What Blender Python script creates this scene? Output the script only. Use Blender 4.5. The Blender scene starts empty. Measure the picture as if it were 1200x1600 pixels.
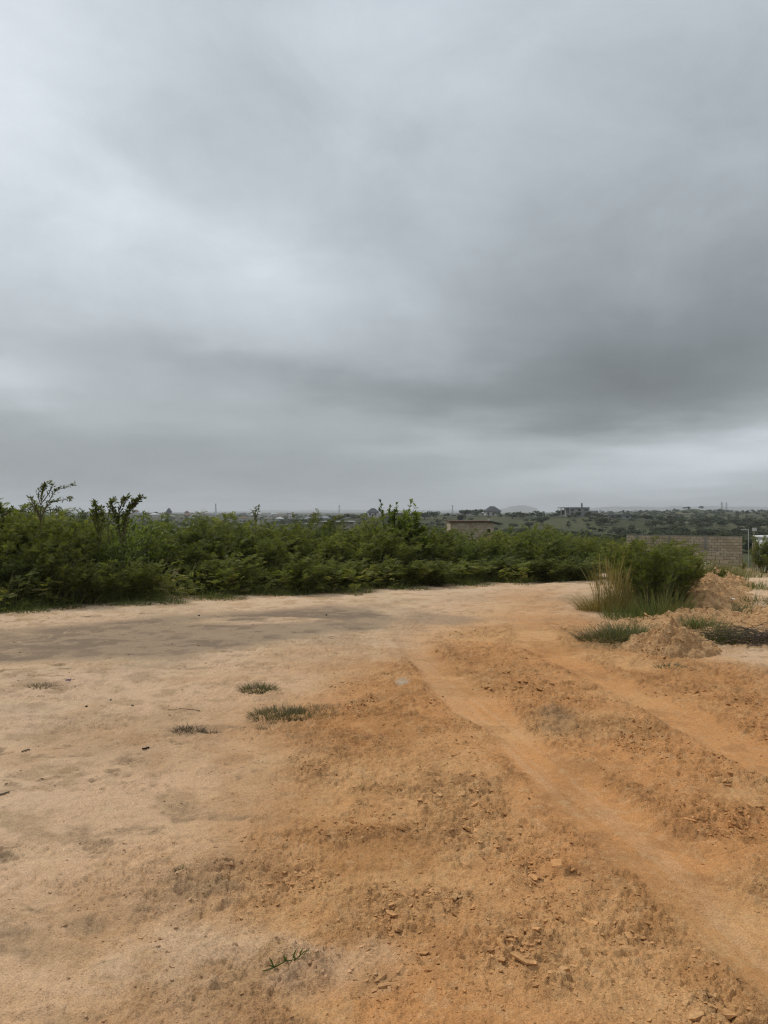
import bpy, math, random
import numpy as np
from mathutils import Vector

# ------------------------------------------------------------------ camera, sky, sun, exposure
scene = bpy.context.scene
C = scene.collection
R = math.radians
EYE = 1.6

cam_data = bpy.data.cameras.new("camera")
cam_data.sensor_fit = 'VERTICAL'
cam_data.sensor_height = 36.0
cam_data.lens = 27.0
cam_data.clip_start = 0.05
cam_data.clip_end = 30000.0
cam = bpy.data.objects.new("camera", cam_data)
cam.location = (0, 0, EYE)
cam.rotation_euler = (R(90), 0, 0)
C.objects.link(cam)
scene.camera = cam

SUN_AZ, SUN_EL = R(-48), R(50)          # high to the left, behind the cloud
sun_dir = Vector((math.sin(SUN_AZ) * math.cos(SUN_EL), math.cos(SUN_AZ) * math.cos(SUN_EL), math.sin(SUN_EL)))
sd = bpy.data.lights.new("sun", 'SUN')
sd.energy = 1.5
sd.angle = R(10)
sd.color = (1.0, 0.95, 0.88)
sun = bpy.data.objects.new("sun", sd)
sun.rotation_euler = sun_dir.to_track_quat('Z', 'Y').to_euler()
C.objects.link(sun)

scene.view_settings.view_transform = 'Standard'
scene.view_settings.look = 'None'
scene.view_settings.gamma = 1.0
scene.view_settings.exposure = 0.40
scene.view_settings.use_curve_mapping = False
scene.render.engine = 'CYCLES'
scene.cycles.use_denoising = True
scene.cycles.denoiser = 'OPENIMAGEDENOISE'
scene.cycles.denoising_input_passes = 'RGB_ALBEDO_NORMAL'
scene.cycles.denoising_prefilter = 'NONE'
scene.cycles.filter_width = 1.2
scene.cycles.max_bounces = 6
scene.cycles.diffuse_bounces = 2
scene.cycles.adaptive_threshold = 0.012
scene.cycles.transmission_bounces = 4
scene.cycles.volume_bounces = 0

world = bpy.data.worlds.new("World")
scene.world = world
world.use_nodes = True
world.cycles.sampling_method = 'MANUAL'
world.cycles.sample_map_resolution = 256


class NT:
    """small helper round a node tree"""
    def __init__(self, tree):
        self.t = tree
        tree.nodes.clear()

    def n(self, typ, **kw):
        nd = self.t.nodes.new(typ)
        for k, v in kw.items():
            setattr(nd, k, v)
        return nd

    def link(self, a, b):
        self.t.links.new(a, b)

    def put(self, sock, v):
        if hasattr(v, 'links'):
            self.t.links.new(v, sock)
        else:
            sock.default_value = v

    def math(self, op, a, b=None, c=None, clamp=False):
        nd = self.n('ShaderNodeMath', operation=op, use_clamp=clamp)
        self.put(nd.inputs[0], a)
        if b is not None:
            self.put(nd.inputs[1], b)
        if c is not None:
            self.put(nd.inputs[2], c)
        return nd.outputs[0]

    def mix(self, fac, a, b, blend='MIX'):
        nd = self.n('ShaderNodeMix', data_type='RGBA', blend_type=blend)
        self.put(nd.inputs[0], fac)
        for s, v in ((nd.inputs[6], a), (nd.inputs[7], b)):
            if isinstance(v, tuple) and len(v) == 3:
                v = v + (1.0,)
            self.put(s, v)
        return nd.outputs[2]

    def noise(self, vec, scale, detail=4.0, rough=0.55, dist=0.0, color=False):
        nd = self.n('ShaderNodeTexNoise')
        if vec is not None:
            self.link(vec, nd.inputs['Vector'])
        nd.inputs['Scale'].default_value = scale
        nd.inputs['Detail'].default_value = detail
        nd.inputs['Roughness'].default_value = rough
        nd.inputs['Distortion'].default_value = dist
        return nd.outputs['Color'] if color else nd.outputs[0]

    def ramp(self, fac, stops, interp='LINEAR'):
        nd = self.n('ShaderNodeValToRGB')
        cr = nd.color_ramp
        cr.interpolation = interp
        while len(cr.elements) < len(stops):
            cr.elements.new(0.5)
        for e, (p, c) in zip(cr.elements, stops):
            e.position = p
            e.color = (c, c, c, 1) if not isinstance(c, tuple) else c + (1,)
        self.put(nd.inputs[0], fac)
        return nd.outputs[0]

    def maprange(self, v, a, b, c=0.0, d=1.0, smooth=True):
        nd = self.n('ShaderNodeMapRange', interpolation_type='SMOOTHSTEP' if smooth else 'LINEAR')
        self.put(nd.inputs[0], v)
        for i, q in enumerate((a, b, c, d)):
            nd.inputs[1 + i].default_value = q
        return nd.outputs[0]

    def attr(self, name):
        return self.n('ShaderNodeAttribute', attribute_name=name)


def build_world():
    g = NT(world.node_tree)
    out = g.n('ShaderNodeOutputWorld')
    bg = g.n('ShaderNodeBackground')
    bg.inputs['Strength'].default_value = 0.1
    sky = g.n('ShaderNodeTexSky', sky_type='NISHITA')
    sky.sun_disc = False
    sky.sun_elevation = SUN_EL
    sky.sun_rotation = SUN_AZ
    sky.air_density = 1.5
    sky.dust_density = 3.0
    tc = g.n('ShaderNodeTexCoord')
    sep = g.n('ShaderNodeSeparateXYZ')
    g.link(tc.outputs['Generated'], sep.inputs[0])
    dx, dy, dz = sep.outputs
    az = g.math('ARCTAN2', dx, dy)
    el = g.math('ARCSINE', dz)
    # cloud-deck coordinates: the direction meets a flat deck overhead
    den = g.math('ADD', g.math('MAXIMUM', dz, 0.0), 0.10)
    comb = g.n('ShaderNodeCombineXYZ')
    g.put(comb.inputs[0], g.math('DIVIDE', dx, den))
    g.put(comb.inputs[1], g.math('DIVIDE', dy, den))
    deck = comb.outputs[0]
    # low streaks: direction squeezed in elevation
    comb2 = g.n('ShaderNodeCombineXYZ')
    g.put(comb2.inputs[0], dx)
    g.put(comb2.inputs[1], dy)
    g.put(comb2.inputs[2], g.math('MULTIPLY', dz, 3.2))
    squeezed = comb2.outputs[0]
    w1 = g.noise(squeezed, 2.0, 4.0, 0.5)
    w2 = g.noise(deck, 0.9, 4.0, 0.5)
    azw = g.math('ADD', az, g.math('MULTIPLY', g.math('SUBTRACT', w1, 0.5), 0.28))
    elw = g.math('ADD', el, g.math('MULTIPLY', g.math('SUBTRACT', w2, 0.5), 0.10))
    elw = g.math('ADD', elw, g.math('MULTIPLY', g.math('SUBTRACT', w1, 0.5), 0.05))

    cw = g.n('ShaderNodeCombineXYZ')
    g.put(cw.inputs[0], azw)
    g.put(cw.inputs[1], elw)

    def blob(px, py, sx, sy, amp, tilt, acc):
        a = math.atan((px - 600) / 1200)
        e = math.atan((800 - py) / 1200 * math.cos(a))
        mp = g.n('ShaderNodeMapping', vector_type='TEXTURE')
        mp.inputs['Location'].default_value = (a, e, 0)
        mp.inputs['Rotation'].default_value = (0, 0, R(tilt))
        mp.inputs['Scale'].default_value = (sx / 1200, sy / 1200, 1)
        g.link(cw.outputs[0], mp.inputs[0])
        dot = g.n('ShaderNodeVectorMath', operation='DOT_PRODUCT')
        g.link(mp.outputs[0], dot.inputs[0])
        g.link(mp.outputs[0], dot.inputs[1])
        return g.math('MULTIPLY_ADD', g.math('POWER', 0.36788, dot.outputs['Value']), amp, acc)

    # overcast: the deck brightens towards the zenith and greys towards the horizon
    val = g.maprange(el, 0.0, 1.2, 0.53, 0.88, smooth=False)
    for b in BLOBS:
        val = blob(*b, val)
    n1 = g.noise(deck, 0.8, 6.0, 0.55, 0.4)
    n2 = g.noise(squeezed, 3.0, 5.0, 0.55, 0.3)
    comb3 = g.n('ShaderNodeCombineXYZ')
    g.put(comb3.inputs[0], dx)
    g.put(comb3.inputs[1], dy)
    g.put(comb3.inputs[2], g.math('MULTIPLY', dz, 1.5))
    n3 = g.noise(comb3.outputs[0], 5.5, 7.0, 0.58, 0.35)
    n1w = g.maprange(el, 0.05, 0.45, 0.06, 0.26)
    n2w = g.maprange(el, 0.10, 0.60, 0.14, 0.05)
    n3w = g.maprange(el, 0.02, 0.25, 0.09, 0.27)
    val = g.math('MULTIPLY_ADD', g.math('SUBTRACT', n1, 0.5), n1w, val)
    val = g.math('MULTIPLY_ADD', g.math('SUBTRACT', n2, 0.5), n2w, val)
    val = g.math('MULTIPLY_ADD', g.math('SUBTRACT', n3, 0.5), n3w, val)
    col = g.ramp(val, SKY_RAMP)
    warm = g.maprange(el, 0.0, 0.22, 1.0, 0.0)
    col = g.mix(warm, col, g.mix(1.0, col, (1.015, 1.01, 0.99), 'MULTIPLY'))
    cloud = g.mix(1.0, col, (10.0, 10.0, 10.0), 'MULTIPLY')
    g.put(bg.inputs['Color'], g.mix(0.97, sky.outputs[0], cloud))
    g.link(bg.outputs[0], out.inputs['Surface'])


#        px   py   sx   sy   amp  tilt
BLOBS = [
    (1000, 600, 260, 62, -0.17, 4),
    (860, 545, 330, 110, -0.10, 8),
    (1180, 560, 260, 120, -0.11, 12),
    (620, 612, 260, 30, -0.12, -8),
    (1100, 400, 330, 190, -0.09, 20),
    (760, 300, 330, 150, -0.04, 10),
    (0, 700, 330, 90, -0.12, 0),
    (380, 745, 300, 45, -0.06, 0),
    (230, 535, 240, 34, -0.10, -6),
    (300, 650, 190, 26, 0.05, 0),
    (10, 585, 110, 26, 0.13, 0),
    (0, 330, 280, 200, 0.18, 0),
    (20, 60, 260, 140, 0.12, 0),
    (430, 435, 300, 100, 0.13, -14),
    (330, 170, 150, 110, -0.07, 30),
    (640, 705, 120, 22, 0.10, 0),
    (960, 745, 230, 48, 0.21, 6),
    (1230, 690, 200, 45, 0.20, 0),
    (290, 290, 200, 50, -0.04, -25),
    (650, 60, 260, 60, 0.03, 0),
]
SKY_RAMP = [(0.10, (0.104, 0.116, 0.123)), (0.35, (0.184, 0.206, 0.221)), (0.55, (0.298, 0.331, 0.356)),
            (0.75, (0.443, 0.484, 0.525)), (0.95, (0.615, 0.66, 0.716))]
build_world()

# ------------------------------------------------------------------ numpy noise
rng = np.random.default_rng(7)
random.seed(7)


def _hash(ix, iy, seed):
    h = (ix.astype(np.int64) * 374761393 + iy.astype(np.int64) * 668265263 + seed * 1274126177) & 0xFFFFFFFF
    h = ((h ^ (h >> 13)) * 1274126177) & 0xFFFFFFFF
    h = ((h ^ (h >> 16)) * 2246822519) & 0xFFFFFFFF
    return ((h ^ (h >> 15)) & 0xFFFFFF).astype(np.float64) / 16777215.0


def vnoise(x, y, seed=0):
    ix, iy = np.floor(x), np.floor(y)
    fx, fy = x - ix, y - iy
    fx = fx * fx * fx * (fx * (fx * 6 - 15) + 10)
    fy = fy * fy * fy * (fy * (fy * 6 - 15) + 10)
    a, b = _hash(ix, iy, seed), _hash(ix + 1, iy, seed)
    c, d = _hash(ix, iy + 1, seed), _hash(ix + 1, iy + 1, seed)
    return (a * (1 - fx) + b * fx) * (1 - fy) + (c * (1 - fx) + d * fx) * fy


def fbm(x, y, octaves=4, seed=0, gain=0.5):
    s, a, tot = 0.0, 1.0, 0.0
    for k in range(octaves):
        s = s + a * vnoise(x, y, seed + 17 * k)
        tot += a
        a *= gain
        x, y = x * 2.03 + y * 0.35 + 5.2, y * 2.03 - x * 0.35 + 1.3
    return s / tot - 0.5


def worley(x, y, seed=0):
    """nearest and second nearest feature distance, id of the nearest cell, offset from it"""
    ix, iy = np.floor(x), np.floor(y)
    d1 = np.full(x.shape, 9.0)
    d2 = np.full(x.shape, 9.0)
    cid = np.zeros(x.shape)
    ox, oy = np.zeros(x.shape), np.zeros(x.shape)
    for i in (-1, 0, 1):
        for j in (-1, 0, 1):
            cx, cy = ix + i, iy + j
            px = cx + _hash(cx, cy, seed)
            py = cy + _hash(cx, cy, seed + 5)
            dx_, dy_ = x - px, y - py
            d = np.hypot(dx_, dy_)
            near = d < d1
            d2 = np.where(near, d1, np.minimum(d2, d))
            cid = np.where(near, _hash(cx, cy, seed + 9), cid)
            ox, oy = np.where(near, dx_, ox), np.where(near, dy_, oy)
            d1 = np.where(near, d, d1)
    return d1, d2, cid, ox, oy


def sstep(a, b, v):
    t = np.clip((v - a) / (b - a), 0, 1)
    return t * t * (3 - 2 * t)


# ------------------------------------------------------------------ objects and meshes
def mesh_np(name, verts, faces, smooth=False, attrs=None):
    """faces: list of index arrays (n,3) or (n,4)"""
    if isinstance(faces, np.ndarray):
        faces = [faces]
    me = bpy.data.meshes.new(name)
    verts = np.asarray(verts, dtype=np.float32)
    me.vertices.add(len(verts))
    me.vertices.foreach_set('co', verts.ravel())
    loops = np.concatenate([f.ravel() for f in faces]).astype(np.int32)
    sizes = np.concatenate([np.full(len(f), f.shape[1]) for f in faces])
    starts = np.concatenate([[0], np.cumsum(sizes)[:-1]]).astype(np.int32)
    me.loops.add(len(loops))
    me.loops.foreach_set('vertex_index', loops)
    me.polygons.add(len(sizes))
    me.polygons.foreach_set('loop_start', starts)
    me.update(calc_edges=True)
    me.validate()
    me.polygons.foreach_set('use_smooth', np.full(len(sizes), bool(smooth)))
    for k, v in (attrs or {}).items():
        v = np.asarray(v, dtype=np.float32)
        if v.ndim == 1:
            a = me.attributes.new(k, 'FLOAT', 'POINT')
            a.data.foreach_set('value', v)
        else:
            a = me.attributes.new(k, 'FLOAT_COLOR', 'POINT')
            a.data.foreach_set('color', v.ravel())
    return me


class MB:
    """collects pieces into one mesh"""
    def __init__(self):
        self.v, self.q, self.t, self.a, self.n = [], [], [], [], 0

    def add(self, verts, quads=None, tris=None, a=0.5):
        verts = np.asarray(verts, dtype=np.float64).reshape(-1, 3)
        self.v.append(verts)
        if quads is not None and len(quads):
            self.q.append(np.asarray(quads) + self.n)
        if tris is not None and len(tris):
            self.t.append(np.asarray(tris) + self.n)
        av = np.asarray(a, dtype=np.float64)
        self.a.append(np.broadcast_to(av, (len(verts),)) if av.ndim == 0 else av)
        self.n += len(verts)
        return self

    def box(self, x0, x1, y0, y1, z0, z1, a=0.5):
        v = [(x0, y0, z0), (x1, y0, z0), (x1, y1, z0), (x0, y1, z0), (x0, y0, z1), (x1, y0, z1), (x1, y1, z1), (x0, y1, z1)]
        q = [(0, 3, 2, 1), (4, 5, 6, 7), (0, 1, 5, 4), (1, 2, 6, 5), (2, 3, 7, 6), (3, 0, 4, 7)]
        return self.add(v, q, a=a)

    def tube(self, pts, radii, sides=5, a=0.5):
        pts = np.asarray(pts, dtype=np.float64)
        n = len(pts)
        radii = np.broadcast_to(np.asarray(radii, dtype=np.float64), (n,)) if np.ndim(radii) == 0 else np.asarray(radii)
        tang = np.gradient(pts, axis=0)
        tang /= np.linalg.norm(tang, axis=1)[:, None] + 1e-9
        up = np.array([0.31, 0.17, 0.93]) if abs(tang[0, 2]) < 0.9 else np.array([1.0, 0.1, 0.0])
        s = np.cross(tang, up)
        s /= np.linalg.norm(s, axis=1)[:, None] + 1e-9
        b = np.cross(tang, s)
        ang = np.arange(sides) / sides * 2 * np.pi
        ring = s[:, None, :] * np.cos(ang)[None, :, None] + b[:, None, :] * np.sin(ang)[None, :, None]
        v = pts[:, None, :] + ring * radii[:, None, None]
        i = np.arange(n - 1)[:, None] * sides
        j = np.arange(sides)[None, :]
        k = (j + 1) % sides
        q = np.stack([i + j, i + k, i + sides + k, i + sides + j], -1).reshape(-1, 4)
        vv = np.concatenate([v.reshape(-1, 3), pts[-1:] + tang[-1:] * radii[-1]])
        top = (n - 1) * sides
        t = [(top + m, top + (m + 1) % sides, n * sides) for m in range(sides)]
        return self.add(vv, q, t, a=a)

    def mesh(self, name, smooth=False):
        f = []
        if self.q:
            f.append(np.concatenate(self.q))
        if self.t:
            f.append(np.concatenate(self.t))
        return mesh_np(name, np.concatenate(self.v), f, smooth, {'v': np.concatenate(self.a)})


def obj(name, me, mat, parent=None, loc=(0, 0, 0), rotz=0.0, scale=1.0):
    o = bpy.data.objects.new(name, me)
    if me is not None and mat is not None and not me.materials:
        me.materials.append(mat)
    C.objects.link(o)
    o.parent = parent
    o.location = loc
    o.rotation_euler = (0, 0, rotz)
    o.scale = (scale, scale, scale) if np.ndim(scale) == 0 else scale
    return o


def tag(o, label, cat, group=None):
    o['label'] = label
    o['category'] = cat
    if group:
        o['group'] = group
    return o


def thing(name, label, cat, loc=(0, 0, 0), rotz=0.0, group=None, scale=1.0):
    return tag(obj(name, None, None, None, loc, rotz, scale), label, cat, group)


# ------------------------------------------------------------------ materials
def principled(name, rough=0.9, spec=0.2):
    m = bpy.data.materials.new(name)
    m.use_nodes = True
    g = NT(m.node_tree)
    out = g.n('ShaderNodeOutputMaterial')
    b = g.n('ShaderNodeBsdfPrincipled')
    b.inputs['Roughness'].default_value = rough
    b.inputs['Specular IOR Level'].default_value = spec
    g.link(b.outputs[0], out.inputs['Surface'])
    return m, g, b, out


def leaf_material(name, dark, mid, light, dry=None, trans=0.35):
    """per-leaf shade from the 'v' attribute, a little drift from shrub to shrub"""
    m, g, b, out = principled(name, 0.62, 0.25)
    v = g.attr('v').outputs['Fac']
    oi = g.n('ShaderNodeObjectInfo').outputs['Random']
    fac = g.math('ADD', v, g.math('MULTIPLY', g.math('SUBTRACT', oi, 0.5), 0.36), clamp=True)
    stops = [(0.0, dark), (0.5, mid), (0.93, light)]
    if dry:
        stops.append((1.0, dry))
    col = g.ramp(fac, stops)
    g.put(b.inputs['Base Color'], col)
    tr = g.n('ShaderNodeBsdfTranslucent')
    g.put(tr.inputs['Color'], g.mix(1.0, col, (1.0, 1.0, 0.55), 'MULTIPLY'))
    mx = g.n('ShaderNodeMixShader')
    mx.inputs[0].default_value = trans
    g.link(b.outputs[0], mx.inputs[1])
    g.link(tr.outputs[0], mx.inputs[2])
    g.link(mx.outputs[0], out.inputs['Surface'])
    return m


def noisy(name, c1, c2, scale=8.0, rough=0.9, bump=0.0, spec=0.2, c3=None):
    m, g, b, out = principled(name, rough, spec)
    tc = g.n('ShaderNodeTexCoord').outputs['Object']
    n = g.noise(tc, scale, 6.0, 0.6)
    fac = g.maprange(n, 0.32, 0.68)
    col = g.mix(fac, c1, c2)
    if c3:
        n2 = g.noise(tc, scale * 0.27, 4.0, 0.6)
        col = g.mix(g.maprange(n2, 0.48, 0.66, 0.0, 0.8), col, c3)
    g.put(b.inputs['Base Color'], col)
    if bump:
        bp = g.n('ShaderNodeBump')
        bp.inputs['Strength'].default_value = 0.6
        bp.inputs['Distance'].default_value = bump
        g.link(g.noise(tc, scale * 4, 5.0, 0.6), bp.inputs['Height'])
        g.link(bp.outputs[0], b.inputs['Normal'])
    return m


# soil colours shared by the ground, the clods and the heaps
SAND = (0.565, 0.386, 0.248)
SAND_GREY = (0.45, 0.325, 0.207)
ORANGE = (0.545, 0.264, 0.100)
ORANGE_DARK = (0.29, 0.145, 0.060)
PALE = (0.63, 0.452, 0.295)
SILT = (0.225, 0.160, 0.105)

M = {}
M['feather'] = leaf_material('feathery_leaf', (0.056, 0.068, 0.014), (0.155, 0.178, 0.036), (0.29, 0.305, 0.075), (0.37, 0.33, 0.15), 0.45)
M['broad'] = leaf_material('broad_leaf', (0.056, 0.082, 0.015), (0.142, 0.192, 0.038), (0.26, 0.31, 0.075), None, 0.45)
M['blue_leaf'] = leaf_material('blue_green_leaf', (0.048, 0.064, 0.019), (0.120, 0.148, 0.042), (0.21, 0.235, 0.078), None, 0.42)
M['grass_green'] = leaf_material('green_grass', (0.055, 0.075, 0.020), (0.115, 0.145, 0.038), (0.22, 0.225, 0.085), (0.33, 0.275, 0.15))
M['grass_dry'] = leaf_material('dry_grass', (0.14, 0.115, 0.035), (0.28, 0.215, 0.075), (0.42, 0.33, 0.15), (0.50, 0.40, 0.22))
M['grass_grey'] = leaf_material('grey_weed', (0.075, 0.07, 0.03), (0.15, 0.135, 0.065), (0.25, 0.22, 0.12), (0.33, 0.27, 0.165))
M['grass_stalk'] = leaf_material('grey_stalk', (0.07, 0.085, 0.03), (0.16, 0.155, 0.08), (0.32, 0.28, 0.19), (0.38, 0.33, 0.24))
M['brush'] = leaf_material('dead_brush', (0.05, 0.035, 0.024), (0.12, 0.085, 0.055), (0.22, 0.165, 0.11), (0.30, 0.24, 0.17), 0.1)
M['bark'] = noisy('bark', (0.07, 0.05, 0.035), (0.15, 0.115, 0.08), 30.0)
M['far_leaf'] = leaf_material('far_foliage', (0.026, 0.037, 0.011), (0.052, 0.068, 0.020), (0.10, 0.112, 0.038))


def earth_material():
    """bare earth near by: soil colour from the mesh, grain and crumbs from noise"""
    m, g, b, out = principled('earth', 0.95, 0.12)
    pos = g.n('ShaderNodeNewGeometry').outputs['Position']
    soil = g.attr('soil')
    col, churn = soil.outputs['Color'], soil.outputs['Alpha']
    fine = g.noise(pos, 34.0, 5.0, 0.75)
    grain = g.noise(pos, 150.0, 2.0, 0.75)
    crumbs = g.ramp(fine, [(0.32, (0.60, 0.55, 0.50)), (0.40, (0.90, 0.89, 0.88)), (0.55, (1.0, 1.0, 1.0)), (0.72, (1.14, 1.13, 1.11))])
    col = g.mix(g.math('MULTIPLY_ADD', churn, 0.35, 0.65), col, g.mix(1.0, col, crumbs, 'MULTIPLY'))
    grains = g.ramp(grain, [(0.28, 0.52), (0.42, 0.90), (0.56, 1.02), (0.72, 1.36)])
    col = g.mix(1.0, col, grains, 'MULTIPLY')
    g.put(b.inputs['Base Color'], col)
    bp = g.n('ShaderNodeBump')
    bp.inputs['Strength'].default_value = 1.0
    bp.inputs['Distance'].default_value = 0.016
    hgt = g.math('ADD', g.math('MULTIPLY', fine, g.math('MULTIPLY_ADD', churn, 0.9, 0.35)), g.math('MULTIPLY', grain, 0.22))
    g.link(hgt, bp.inputs['Height'])
    g.link(bp.outputs[0], b.inputs['Normal'])
    return m


def plain_material():
    """the far plain: dry grass, scrub and bare fields"""
    m, g, b, out = principled('plain', 0.95, 0.1)
    pos = g.n('ShaderNodeNewGeometry').outputs['Position']
    soil = g.attr('soil')
    fpos = g.n('ShaderNodeVectorMath', operation='MULTIPLY')
    g.link(pos, fpos.inputs[0])
    fpos.inputs[1].default_value = (1.0, 0.35, 0.0)
    fn = g.noise(fpos.outputs[0], 0.035, 5.0, 0.65)
    fn2 = g.noise(fpos.outputs[0], 0.011, 4.0, 0.6)
    farc = g.mix(g.maprange(fn, 0.38, 0.62), (0.030, 0.037, 0.014), (0.066, 0.069, 0.028))
    farc = g.mix(g.maprange(fn2, 0.57, 0.68, 0.0, 0.6), farc, (0.24, 0.20, 0.12))
    g.put(b.inputs['Base Color'], g.mix(soil.outputs['Alpha'], soil.outputs['Color'], farc))
    return m


# ------------------------------------------------------------------ the lie of the land
KNOLLS = [(-6.5, 460, 6.3, 40), (73, 520, 6.5, 45), (105, 420, 6.5, 50), (-252, 900, 6.0, 60)]


def base_height(x, y):
    r = np.hypot(x, y)
    az = np.degrees(np.arctan2(x, np.maximum(y, 1e-6)))
    az = np.where(y <= 0, 90.0 * np.sign(x), az)
    z = np.interp(r, [0, 17, 22, 60, 120, 220, 350, 600, 1000, 2000, 4000, 9000],
                  [0, 0, -0.2, -2.8, -5.5, -8, -9, -8, -6, -4.0, -2.5, -1.5])
    rise = sstep(8, 21, az) * np.interp(r, [300, 900, 1500, 3000, 9000], [0, 7.0, 7.5, 4, 1])
    z = z + rise
    z = z + sstep(25, 70, r) * fbm(x / 13, y / 13, 3, 91) * 0.5
    z = z + sstep(200, 500, r) * fbm(x / 160, y / 160, 3, 55) * 2.2
    for kx, ky, kh, ks in KNOLLS:
        z = z + kh * np.exp(-((x - kx) ** 2 + (y - ky) ** 2) / (2 * ks * ks))
    z = z + 4.2 * np.exp(-((x - 362) ** 2 + (y - 900) ** 2) / (2 * 13.0 ** 2))
    return z


T1 = ([0.5, 1.5, 2.82, 3.2, 4, 5.5, 7, 9.1, 10, 12, 15, 18, 24], [1.85, 1.62, 1.41, 1.33, 1.17, 0.91, 0.63, 0.32, 0.33, 0.85, 2.1, 3.75, 8.0])
T2 = ([0.5, 2, 3.5, 4.92, 5.65, 7.1, 9.1, 12, 15, 18, 24], [2.95, 2.78, 2.64, 2.46, 2.35, 2.13, 1.85, 2.15, 3.3, 4.9, 9.2])
T3 = ([8.6, 10, 12, 14, 16.5, 19], [0.0, -0.1, 0.12, 0.75, 1.9, 3.4])


def track(x, y, T, half, soft):
    xt = np.interp(y, T[0], T[1])
    slope = np.interp(y + 0.2, T[0], T[1]) - np.interp(y - 0.2, T[0], T[1])
    k = 1 / np.sqrt(1 + (slope / 0.4) ** 2)
    d = (x - xt) * k + fbm(x * 3.3, y * 2.2, 4, 301) * 0.10
    half = half * (0.95 + 0.9 * fbm(y * 0.9, xt * 0 + T[1][0], 3, 303))
    inside = (y > T[0][0] - 0.5) & (y < T[0][-1])
    return np.where(inside, 1 - sstep(half - soft, half + soft, np.abs(d)), 0.0), d


def thicket_edge(x):
    """the distance at which the thicket begins, along x"""
    return np.interp(x, [-14, -9, -6.3, -3.7, -1.3, 1.4, 3.05, 5.4, 6.4], [10.6, 11.4, 12.5, 14.6, 15.4, 17.0, 18.2, 19.6, 20.2])


def blot(x, y, cx, cy, rx, ry, seed, warp=0.5):
    res = np.zeros(x.shape)
    sel = np.nonzero((np.abs(x - cx) < rx * 2.2) & (np.abs(y - cy) < ry * 2.2))[0]
    if len(sel):
        xs, ys = x[sel], y[sel]
        n = fbm(xs / (rx * 0.9), ys / (ry * 0.9), 4, seed)
        d = np.sqrt(((xs - cx) / rx) ** 2 + ((ys - cy) / ry) ** 2) + n * 2 * warp
        res[sel] = 1 - sstep(0.35, 1.15, d)
    return res


def PX(px, py, z=0.0):
    """the point of height z seen at a place in the photograph"""
    d = (EYE - z) * 1200 / (py - 800)
    return ((px - 600) / 1200 * d, d, z)


STAINS = [(280, 1262, 0.13, 0.09), (25, 1465, 0.14, 0.10), (120, 1306, 0.12, 0.07), (205, 1185, 0.14, 0.06), (60, 1180, 0.25, 0.05),
          (330, 1385, 0.18, 0.06), (860, 1120, 0.22, 0.24), (330, 1275, 0.20, 0.05), (70, 1070, 0.22, 0.12), (300, 1140, 0.3, 0.1)]


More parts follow.
